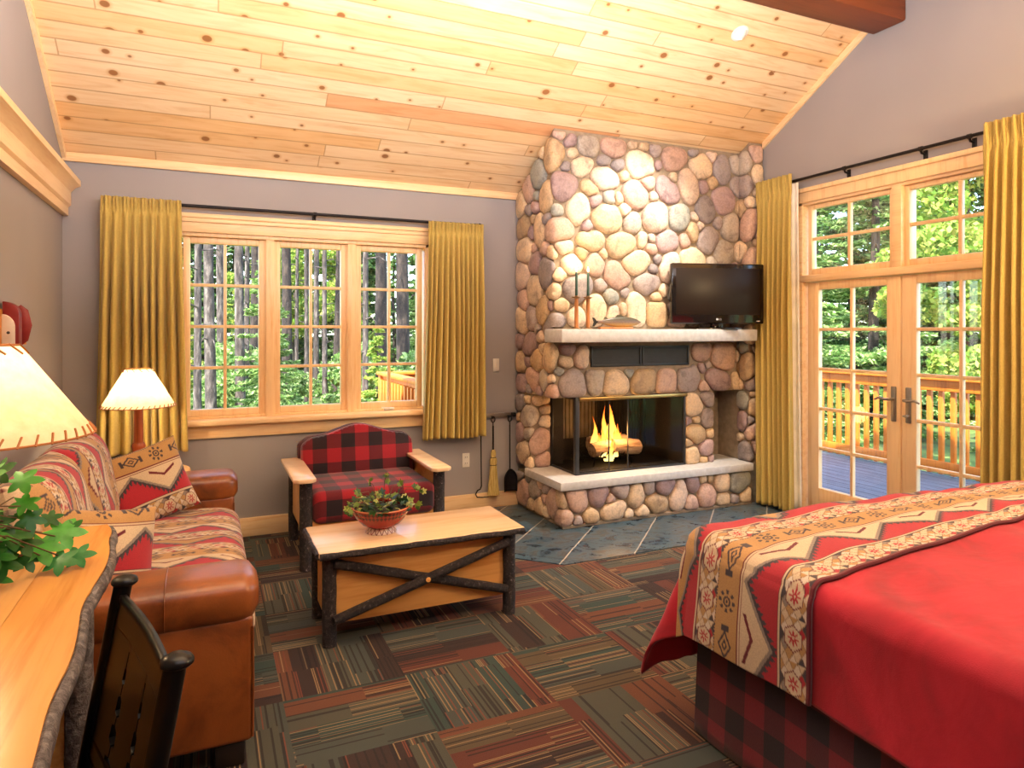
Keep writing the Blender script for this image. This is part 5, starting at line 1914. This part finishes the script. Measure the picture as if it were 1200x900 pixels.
# ------------------------------------------------------------------ television
TR = math.radians(-15)
tv = thing('television', (3.865, 4.425, ZM), 'black flat screen television standing at the right end of the mantel', 'television', rot=(0, 0, TR))
M['tv_black'] = plain('gloss_black', srgb(14, 10, 12), 0.12, 0.1, 10, Coat_Weight=0.4)
M['tv_screen'] = plain('screen', srgb(34, 26, 22), 0.34, 0.05, 6, Specular_IOR_Level=0.2)
tw, tz0, tz1 = 0.408, 0.045, 0.545
mb = MB().box((-tw, -0.035, tz0), (tw, 0.02, tz1), 0.012, 3)
mb.box((-tw * 0.6, 0.015, tz0 + 0.08), (tw * 0.6, 0.06, tz1 - 0.08), 0.02, 3)
mb.build('case', M['tv_black'], tv, local=True)
MB().box((-tw + 0.038, -0.0375, tz0 + 0.075), (tw - 0.038, -0.0345, tz1 - 0.04), 0.001).build('screen', M['tv_screen'], tv, local=True)
mb = MB().prism([(-0.19, -0.07), (0.19, -0.07), (0.15, 0.07), (-0.15, 0.07)], 0.0, 0.012, 'z', 0.004)
mb.box((-0.05, -0.02, 0.01), (0.05, 0.02, 0.08), 0.01)
mb.build('stand', M['tv_black'], tv, local=True)
M['logo'] = plain('logo_grey', srgb(206, 204, 206), 0.4)
fc_ = bpy.data.curves.new('logo_text', 'FONT')
fc_.body = 'LG'
fc_.size = 0.021
fc_.extrude = 0.0006
fc_.align_x = 'LEFT'
fo = bpy.data.objects.new('logo_text', fc_)
COL.objects.link(fo)
bpy.context.view_layer.update()
me = bpy.data.meshes.new_from_object(fo.evaluated_get(bpy.context.evaluated_depsgraph_get()))
bpy.data.objects.remove(fo)
mb = MB()
Vv = np.array([v.co[:] for v in me.vertices])
mb.add(np.stack([Vv[:, 0] + 0.0, -0.0362 - Vv[:, 2] * 0.6, Vv[:, 1] + tz0 + 0.030], -1), [list(p.vertices) for p in me.polygons])
mb.lathe([(0.0, 0.0), (0.009, 0.0), (0.009, 0.001), (0.0, 0.001)], (0, 0, 0), 20, caps=False)
mb.v[-1] = np.stack([mb.v[-1][:, 0] - 0.012, -0.0355 - mb.v[-1][:, 2], mb.v[-1][:, 1] + tz0 + 0.0375], -1)
mb.build('logo', M['logo'], tv, local=True, smooth=False)
MB().box((tw - 0.07, -0.0365, tz0 + 0.02), (tw - 0.04, -0.0345, tz0 + 0.026)).build('indicator', M['logo'], tv, local=True)

# ------------------------------------------------------------------ recessed eyeball light in the ceiling
lx, ly = 3.44, 3.70
lz = zceil(ly)
nr = Vector((0, -SLOPE, -1)).normalized()
q = nr.to_track_quat('Z', 'Y').to_matrix().to_4x4()
Ml = Matrix.Translation((lx, ly, lz)) @ q
dl = thing('downlight', (lx, ly, lz), 'white recessed eyeball spotlight in the pine ceiling', 'ceiling light')
MB().lathe([(0.042, 0.0), (0.062, 0.001), (0.064, 0.005), (0.058, 0.009), (0.044, 0.009), (0.042, 0.0)], (0, 0, 0), 32, caps=False).merge(Ml).build('trim_ring', M['white_plastic'], dl)
aimv = (Vector((3.0, 4.55, 1.45)) - Vector((lx, ly, lz))).normalized()
q2 = aimv.to_track_quat('Z', 'Y').to_matrix().to_4x4()
Mb = Matrix.Translation(Vector((lx, ly, lz)) + nr * 0.004) @ q2
MB().lathe([(0.04, -0.03), (0.042, 0.0), (0.038, 0.022), (0.032, 0.034), (0.028, 0.034), (0.024, 0.02)], (0, 0, 0), 28, caps=False).merge(Mb).build('eyeball', M['white_plastic'], dl)
g = G('spot_lens')
em = g.n('ShaderNodeEmission')
em.inputs[0].default_value = (1, 0.86, 0.64, 1)
em.inputs[1].default_value = 14
M['lens'] = g.surf(em.outputs[0])
MB().lathe([(0.0, 0.022), (0.026, 0.020)], (0, 0, 0), 24, caps=False).merge(Mb).build('lens', M['lens'], dl)
sl = lamp('downlight_spot', 'SPOT', Vector((lx, ly, lz)) + nr * 0.004 + aimv * 0.05, 270, (1.0, 0.92, 0.78), size=0.04, target=(3.0, 4.55, 1.45))
sl.data.spot_size = math.radians(70)
sl.data.spot_blend = 0.75

# ------------------------------------------------------------------ outside: ground, deck, railings, trees
GZ = -0.9
g = G('forest_floor')
o_ = g.co()
n1 = g.noise(o_, 0.9, 6, 0.65)
c = g.ramp(n1, [(0.3, srgb(58, 56, 30)), (0.5, srgb(84, 104, 42)), (0.7, srgb(124, 140, 64))])
M['ground'] = g.fin(c, 0.95, g.bump(g.noise(o_, 14, 4), 0.6, 0.05))


def terrain(u, v):
    X, Y = -40 + 110 * u, -12 + 92 * v
    d = np.hypot(np.maximum(0, X - 8), np.maximum(0, Y - 9))
    return X, Y, GZ + 0.02 * d + 0.08 * np.sin(X * 0.7) * np.cos(Y * 0.6)


tag(MB().grid(60, 60, terrain).build('ground', M['ground']), 'sunlit grassy forest floor outside', 'ground', kind=S)

g = G('grey_deck_boards')
x, y, z = g.xyz(g.co())
r_ = g.m('DIVIDE', x, 0.14)
ri = g.m('FLOOR', r_)
rf = g.m('SUBTRACT', r_, ri)
n1 = g.noise(g.vec(g.m('MULTIPLY', x, 1.0), g.m('MULTIPLY', y, 0.08), ri), 20, 4, 0.6)
c = g.ramp(n1, [(0.3, srgb(84, 88, 98)), (0.7, srgb(124, 128, 138))])
gap = g.m('LESS_THAN', g.m('MINIMUM', rf, g.m('SUBTRACT', 1.0, rf)), 0.045)
c = g.mix(gap, c, srgb(24, 24, 28))
M['deck'] = g.fin(c, 0.6, g.bump(g.m('SUBTRACT', 1.0, gap), 0.6, 0.01))
mb = MB().prism([(1.75, YB + T), (XR + T, YB + T), (XR + T, 0.5), (7.05, 0.5), (7.05, 7.85), (1.75, 7.85)], -0.06, -0.015, 'z')
tag(mb.build('deck', M['deck'], smooth=False), 'grey board deck outside the french doors', 'deck', kind=S)
for px_, py_ in ((1.85, 7.75), (6.95, 7.75), (6.95, 0.6), (6.95, 4.2), (4.4, 7.75)):
    MB().box((px_ - 0.08, py_ - 0.08, GZ - 0.1), (px_ + 0.08, py_ + 0.08, -0.06)).build('post', M['deck'], bpy.data.objects['deck'], smooth=False)

M['cedar'] = wood('orange_cedar', srgb(212, 118, 26), srgb(168, 80, 14), 2, 0.6, 14)


def railing(label, p0, p1, loc):
    t = thing('deck_railing', loc, label, 'railing')
    p0, p1 = Vector(p0), Vector(p1)
    d = (p1 - p0)
    L = d.length
    d.normalize()
    nn = Vector((-d.y, d.x, 0))
    ang = math.atan2(d.y, d.x)

    def bar(a, b, w, z0, z1, name, bev=0.006):
        c0 = p0 + d * ((a + b) / 2)
        mb = MB().box((c0.x - (b - a) / 2, c0.y - w / 2, z0), (c0.x + (b - a) / 2, c0.y + w / 2, z1), bev, rot=(0, 0, ang))
        return mb.build(name, M['cedar'], t)
    bar(-0.07, L + 0.07, 0.14, 0.985, 1.02, 'top_rail')
    bar(0, L, 0.04, 0.87, 0.985, 'upper_rail')
    bar(0, L, 0.04, 0.06, 0.14, 'lower_rail')
    n = int(L / 0.125)
    c0 = None
    for k in range(1, n):
        q = p0 + d * (L * k / n) + nn * 0.04
        if c0 is None:
            c0 = MB().box((q.x - 0.022, q.y - 0.022, 0.0), (q.x + 0.022, q.y + 0.022, 0.94), 0.003).build('baluster', M['cedar'], t)
            q0 = q.copy()
        else:
            c = c0.copy()
            COL.objects.link(c)
            c.parent = t
            c.location = c0.location + (q - q0)
    for k in (0.0, L):
        q = p0 + d * float(k)
        MB().box((q.x - 0.05, q.y - 0.05, -0.015), (q.x + 0.05, q.y + 0.05, 0.985), 0.006).build('post', M['cedar'], t)
    return t


railing('orange cedar deck railing beyond the french doors', (6.95, 7.6, 0), (6.95, 3.2, 0), (6.95, 5.4, -0.015))
railing('orange cedar railing end seen low in the right casement of the triple window', (1.86, 5.75, 0), (1.86, 7.75, 0), (1.86, 6.7, -0.015))
railing('orange cedar railing across the far side of the deck', (2.05, 7.75, 0), (6.8, 7.75, 0), (4.4, 7.75, -0.015))

# ---- trees
g = G('needle_foliage')
c = g.attr('col').outputs['Color']
df = g.n('ShaderNodeBsdfDiffuse')
g.put(df.inputs[0], c)
tl = g.n('ShaderNodeBsdfTranslucent')
g.put(tl.inputs[0], c)
ms = g.n('ShaderNodeMixShader')
ms.inputs[0].default_value = 0.35
g.nt.links.new(df.outputs[0], ms.inputs[1])
g.nt.links.new(tl.outputs[0], ms.inputs[2])
M['needles'] = g.surf(ms.outputs[0])
g = G('conifer_trunk')
o_ = g.co()
n1 = g.noise(g.scale(o_, (1, 1, 0.3)), 14, 5, 0.65)
c = g.ramp(n1, [(0.3, srgb(36, 30, 28)), (0.5, srgb(78, 66, 60)), (0.7, srgb(134, 120, 110))])
M['trunk'] = g.fin(c, 0.9, g.bump(n1, 0.8, 0.03))
g = G('dark_conifer_trunk')
o_ = g.co()
n1 = g.noise(g.scale(o_, (1, 1, 0.3)), 12, 5, 0.65)
c = g.ramp(n1, [(0.3, srgb(24, 20, 19)), (0.5, srgb(52, 41, 36)), (0.75, srgb(98, 80, 68))])
M['trunk_dark'] = g.fin(c, 0.9, g.bump(n1, 0.8, 0.03))

NPR = np.random.default_rng(8)


def quads(mb, C, D, size_l, size_w, cols):
    """leaf blades at C along D with random roll"""
    n = len(C)
    D = D / (np.linalg.norm(D, axis=1, keepdims=True) + 1e-9)
    Rn = NPR.normal(size=(n, 3))
    S_ = np.cross(D, Rn)
    S_ /= (np.linalg.norm(S_, axis=1, keepdims=True) + 1e-9)
    l_ = (size_l * NPR.uniform(0.7, 1.3, n))[:, None]
    w_ = (size_w * NPR.uniform(0.7, 1.3, n))[:, None]
    V = np.stack([C - D * l_ / 2, C + S_ * w_ / 2, C + D * l_ / 2, C - S_ * w_ / 2], 1).reshape(-1, 3)
    F = np.arange(n * 4).reshape(-1, 4).tolist()
    mb.add(V, F, None, np.repeat(cols, 4, 0))


def leaf_cols(n, pal):
    P_ = np.array(pal)
    c = P_[NPR.integers(0, len(P_), n)]
    c[:, :3] *= NPR.uniform(0.75, 1.2, (n, 1))
    return c


GRN = [srgb(132, 160, 86), srgb(104, 138, 72), srgb(160, 182, 108), srgb(188, 204, 140), srgb(84, 116, 60)]
YGR = [srgb(140, 166, 70), srgb(172, 184, 88), srgb(112, 146, 62), srgb(186, 186, 100)]
DGR = [srgb(64, 96, 54), srgb(90, 124, 66), srgb(48, 76, 46), srgb(124, 152, 88)]


def spruce_mesh(h, R, pal, nb=150, per=80, z0=0.05, sl=0.13, sw=0.045):
    mb = MB()
    zs = z0 * h + (h * (1 - z0)) * NPR.uniform(0, 1, nb) ** 1.15
    az = NPR.uniform(0, 2 * PI, nb)
    Cs, Ds = [], []
    for zz, a in zip(zs, az):
        L = R * (1 - zz / h) ** 0.75 * NPR.uniform(0.75, 1.15) + 0.08
        n = int(per * (0.35 + L / R))
        t = NPR.uniform(0.12, 1, n) ** 0.8
        out = np.array([math.cos(a), math.sin(a), 0])
        side = np.array([-math.sin(a), math.cos(a), 0])
        sp_ = 0.30 * L * (1 - 0.75 * t) * NPR.uniform(-1, 1, n)
        P_ = np.outer(L * t, out) + np.outer(sp_, side)
        P_[:, 2] += zz - 0.28 * L * t + 0.20 * L * t ** 2 - 0.05 * np.abs(sp_) + NPR.uniform(-0.04, 0.04, n)
        D = np.tile(out * 0.8, (n, 1)) + np.outer(np.sign(sp_) * 0.7, side) + NPR.normal(size=(n, 3)) * 0.35
        D[:, 2] -= 0.15
        Cs.append(P_)
        Ds.append(D)
    C = np.concatenate(Cs)
    quads(mb, C, np.concatenate(Ds), sl, sw, leaf_cols(len(C), pal))
    return mb


def clump_mesh(h, R, pal, nc=26, per=520, zlo=0.3, sl=0.11, sw=0.07):
    mb = MB()
    Cs = []
    for _ in range(nc):
        zz = h * NPR.uniform(zlo, 1.0)
        k = math.sin(PI * min(0.98, (zz / h - zlo) / (1 - zlo) * 0.85 + 0.12))
        a = NPR.uniform(0, 2 * PI)
        rr = R * k * math.sqrt(NPR.uniform(0.05, 1))
        q = NPR.normal(size=(per, 3))
        q /= np.linalg.norm(q, axis=1, keepdims=True)
        q *= (NPR.uniform(0.3, 1, per) ** 0.5)[:, None] * R * 0.34 * NPR.uniform(0.6, 1.2)
        q[:, 2] *= 0.65
        Cs.append(q + np.array([rr * math.cos(a), rr * math.sin(a), zz]))
    C = np.concatenate(Cs)
    quads(mb, C, NPR.normal(size=(len(C), 3)), sl, sw, leaf_cols(len(C), pal))
    return mb


def trunk_mesh(h, r, seed, stubs=10):
    rng = random.Random(seed)
    mb = MB()
    lean = (rng.uniform(-.02, .02), rng.uniform(-.02, .02))
    pts = [(lean[0] * h * t + 0.03 * math.sin(t * 9 + seed), lean[1] * h * t, -0.3 + h * t) for t in np.linspace(0, 1, 14)]
    mb.tube(pts, [r * (1.12 - 0.75 * t) for t in np.linspace(0, 1, 14)], 12, jitter=0.06, seed=seed)
    for _ in range(stubs):
        zz = rng.uniform(0.15, 0.75) * h
        a = rng.uniform(0, 2 * PI)
        L = rng.uniform(0.2, 0.5)
        mb.tube([(0, 0, zz), (L * 0.6 * math.cos(a), L * 0.6 * math.sin(a), zz + 0.05), (L * math.cos(a), L * math.sin(a), zz - 0.08)], [0.016, 0.011, 0.004], 5)
    return mb


PROTO = {}
PLACED = []


def tree(kind, x, y, z, label, group=None, s=1.0, rz=0.0, fixed=False):
    if kind not in PROTO:
        root = thing('tree_prototype', (0, 0, 0))
        if kind.startswith('pine'):
            root.name = 'pine_tree'
            i = int(kind[-1])
            r = (0.06, 0.10, 0.15)[i]
            trunk_mesh(13, r, 60 + i, 16).build('trunk', M['trunk' if i != 2 else 'trunk_dark'], root, angle=70)
            clump_mesh(13.2, 0.55, GRN, 18, 260, 0.66, 0.16, 0.06).build('crown', M['needles'], root, smooth=False)
        elif kind.startswith('spruce'):
            root.name = 'spruce_tree'
            i = int(kind[-1])
            h, R, pal = ((5.2, 1.05, GRN), (9.5, 1.6, GRN), (8.5, 1.4, DGR), (4.2, 0.9, YGR))[i]
            spruce_mesh(h, R, pal, (130, 230, 200, 110)[i], (110, 130, 100, 100)[i], 0.04, (0.13, 0.16, 0.20, 0.12)[i], (0.045, 0.055, 0.07, 0.05)[i]).build('foliage', M['needles'], root, smooth=False)
            trunk_mesh(h * 0.97, 0.05 + 0.008 * h, 80 + i, 4).build('trunk', M['trunk_dark'], root, angle=70)
        elif kind == 'shrub0':
            root.name = 'shrub'
            clump_mesh(1.7, 0.85, GRN, 14, 260, 0.12, 0.11, 0.06).build('foliage', M['needles'], root, smooth=False)
            trunk_mesh(1.2, 0.02, 95, 3).build('stem', M['trunk_dark'], root, angle=70)
        else:
            root.name = 'leafy_tree'
            clump_mesh(6.5, 1.55, YGR if kind == 'leafy0' else GRN, 34, 620, 0.22).build('crown', M['needles'], root, smooth=False)
            trunk_mesh(6.0, 0.07, 90, 12).build('trunk', M['trunk'], root, angle=70)
        PROTO[kind] = root
        o = root
    else:
        o = copy_tree(PROTO[kind])
    r = {'pine': 0.6, 'shru': 0.0, 'spru': (1.15, 1.75, 1.5, 1.0)[int(kind[-1])] if kind[0] == 's' else 0, 'leaf': 1.95}[kind[:4]] * s
    b = math.hypot(x, y)
    for step in range(0 if fixed else 46):          # step back along the bearing until the crown stands clear of its neighbours
        t = 1 + step * 0.35 / b
        if all(abs(x * t - q[0]) > r + q[2] or abs(y * t - q[1]) > r + q[2] for q in PLACED):
            x, y = x * t, y * t
            z = gz(x, y) - 0.05
            break
    PLACED.append((x, y, r))
    o.location = (x, y, z)
    o.rotation_euler = (0, 0, rz)
    o.scale = (s, s, s)
    return tag(o, label, 'tree', group)


def gz(x, y):
    return GZ + 0.02 * math.hypot(max(0, x - 8), max(0, y - 9)) - 0.05


rng = random.Random(77)
ORD = ['first', 'second', 'third', 'fourth', 'fifth', 'sixth', 'seventh', 'eighth', 'ninth', 'tenth']
# (x/y ratio of the sight line, y, kind) - trunks seen through the three casements, left to right
groups = (('left', [(-0.026, 15.0, 'pine0'), (-0.012, 11.0, 'pine0'), (0.003, 12.5, 'pine1'), (0.016, 19.0, 'pine1'), (0.040, 13.0, 'pine1'), (0.050, 15.0, 'pine0'), (0.058, 20.0, 'pine2')]),
          ('middle', [(0.103, 19, 'pine2'), (0.116, 23, 'pine0'), (0.128, 18, 'pine0'), (0.142, 21, 'pine1'), (0.155, 17, 'pine0'), (0.170, 22, 'pine2'), (0.182, 18, 'pine0')]),
          ('right', [(0.2115, 13.0, 'pine0'), (0.236, 14, 'pine2'), (0.272, 12.5, 'pine2'), (0.295, 17, 'pine1')]))
for nm, lst in groups:
    for i, (k, yy, kind) in enumerate(lst):
        x = k * yy
        tree(kind, x, yy, gz(x, yy), 'tall bare pine trunk, %s from the left through the %s casement' % (ORD[i], nm), 'pine trunks beyond the triple window', rng.uniform(0.9, 1.1), rng.uniform(0, 6))
young = [(-0.075, 17, 'spruce0', 0.9), (0.024, 15.5, 'spruce0', 0.7), (0.074, 12.5, 'spruce0', 0.72), (0.068, 18.5, 'leafy0', 1.0), (0.112, 24.5, 'leafy0', 1.15), (0.176, 14.5, 'spruce0', 0.62), (0.150, 19.5, 'spruce0', 0.7),
         (0.205, 19, 'spruce3', 0.9), (0.257, 19, 'spruce0', 1.0), (0.31, 15, 'spruce0', 1.0), (-0.03, 21, 'spruce3', 1.0), (0.232, 11.0, 'spruce3', 0.6)]
for i, (k, yy, kind, s_) in enumerate(sorted(young)):
    x = k * yy
    wh = 'far left' if k < 0 else ('left' if k < 0.08 else ('middle' if k < 0.2 else 'right'))
    tree(kind, x, yy, gz(x, yy), 'young green tree between the pine trunks, %s from the left beyond the triple window' % ORD[min(i, 9)] if i < 10 else 'young tree at the right behind the casement trunks, %s of the two rightmost' % ORD[i - 10], 'young trees beyond the triple window', s_, rng.uniform(0, 6))
for row_, (yy, n_, x0_) in enumerate(((31.0, 5, -3.2), (35.8, 5, -1.4), (40.6, 6, -4.6))):
    for i in range(n_):
        x = x0_ + 4.4 * i
        tree('spruce2', x, yy, gz(x, yy), 'dark spruce in the distant rows behind the pine trunks', 'distant spruces beyond the triple window', rng.uniform(1.4, 1.5), rng.uniform(0, 6), fixed=True)
for i, (k, yy, s_) in enumerate(((-0.04, 13.5, 1.0), (0.018, 14.2, 0.9), (0.031, 17, 1.2), (0.066, 14.6, 0.8), (0.106, 17.5, 0.75), (0.130, 13.4, 0.55), (0.158, 18.8, 0.85), (0.190, 15.4, 0.7), (0.222, 17, 1.2), (0.253, 13.4, 1.0), (0.285, 15.0, 1.1))):
    x = k * yy
    o = tree('shrub0', x, yy, gz(x, yy), 'low leafy shrub below the pine trunks, %s from left in the triple window' % (ORD + ['eleventh'])[i], 'shrubs beyond the triple window', s_, rng.uniform(0, 6), fixed=True)
    o['category'] = 'shrub'
tree('leafy0', 3.35, 26.0, gz(3.35, 26.0), 'yellow green leafy tree high behind the trunks in the middle casement', 'young trees beyond the triple window', 1.4, 1.0, fixed=True)
# beyond the french doors (bearing = x / y)
for i, (x, y, kind, s, lb) in enumerate((
        (10.2, 9.6, 'spruce1', 0.85, 'green spruce just past the railing behind the left door leaf'),
        (11.6, 8.9, 'spruce1', 0.95, 'tall green spruce behind the meeting stiles of the french doors'),
        (11.4, 7.4, 'spruce0', 1.25, 'short green spruce behind the right door leaf'),
        (12.6, 8.3, 'pine0', 1.0, 'slim pale pine trunk seen through the right door leaf'),
        (10.6, 6.1, 'leafy0', 0.95, 'yellow green leafy tree by the right curtain of the doors'),
        (9.4, 10.2, 'spruce3', 1.1, 'yellow green young spruce at the left edge of the left door leaf'),
        (13.8, 9.6, 'leafy1', 1.3, 'bushy green tree behind the slim pine trunk'),
        (14.2, 12.6, 'spruce1', 1.15, 'large spruce filling the left transom light'),
        (15.5, 9.0, 'spruce2', 1.2, 'dark spruce filling the right transom light'),
        (9.9, 5.2, 'spruce0', 1.0, 'low green spruce hidden mostly by the right curtain'))):
    tree(kind, x, y, gz(x, y) - 0.2, lb, 'trees beyond the french doors', s, rng.uniform(0, 6))
for i in range(11):
    a = 0.86 + 0.095 * i
    d = (20, 25.5)[i % 2] + rng.uniform(-0.4, 0.4)
    y = d / math.hypot(1, a)
    x = a * y
    tree('spruce2', x, y, gz(x, y), 'dark spruce in the distant row past the deck', 'distant spruces beyond the french doors', rng.uniform(1.0, 1.3), rng.uniform(0, 6))
bpy.context.view_layer.update()
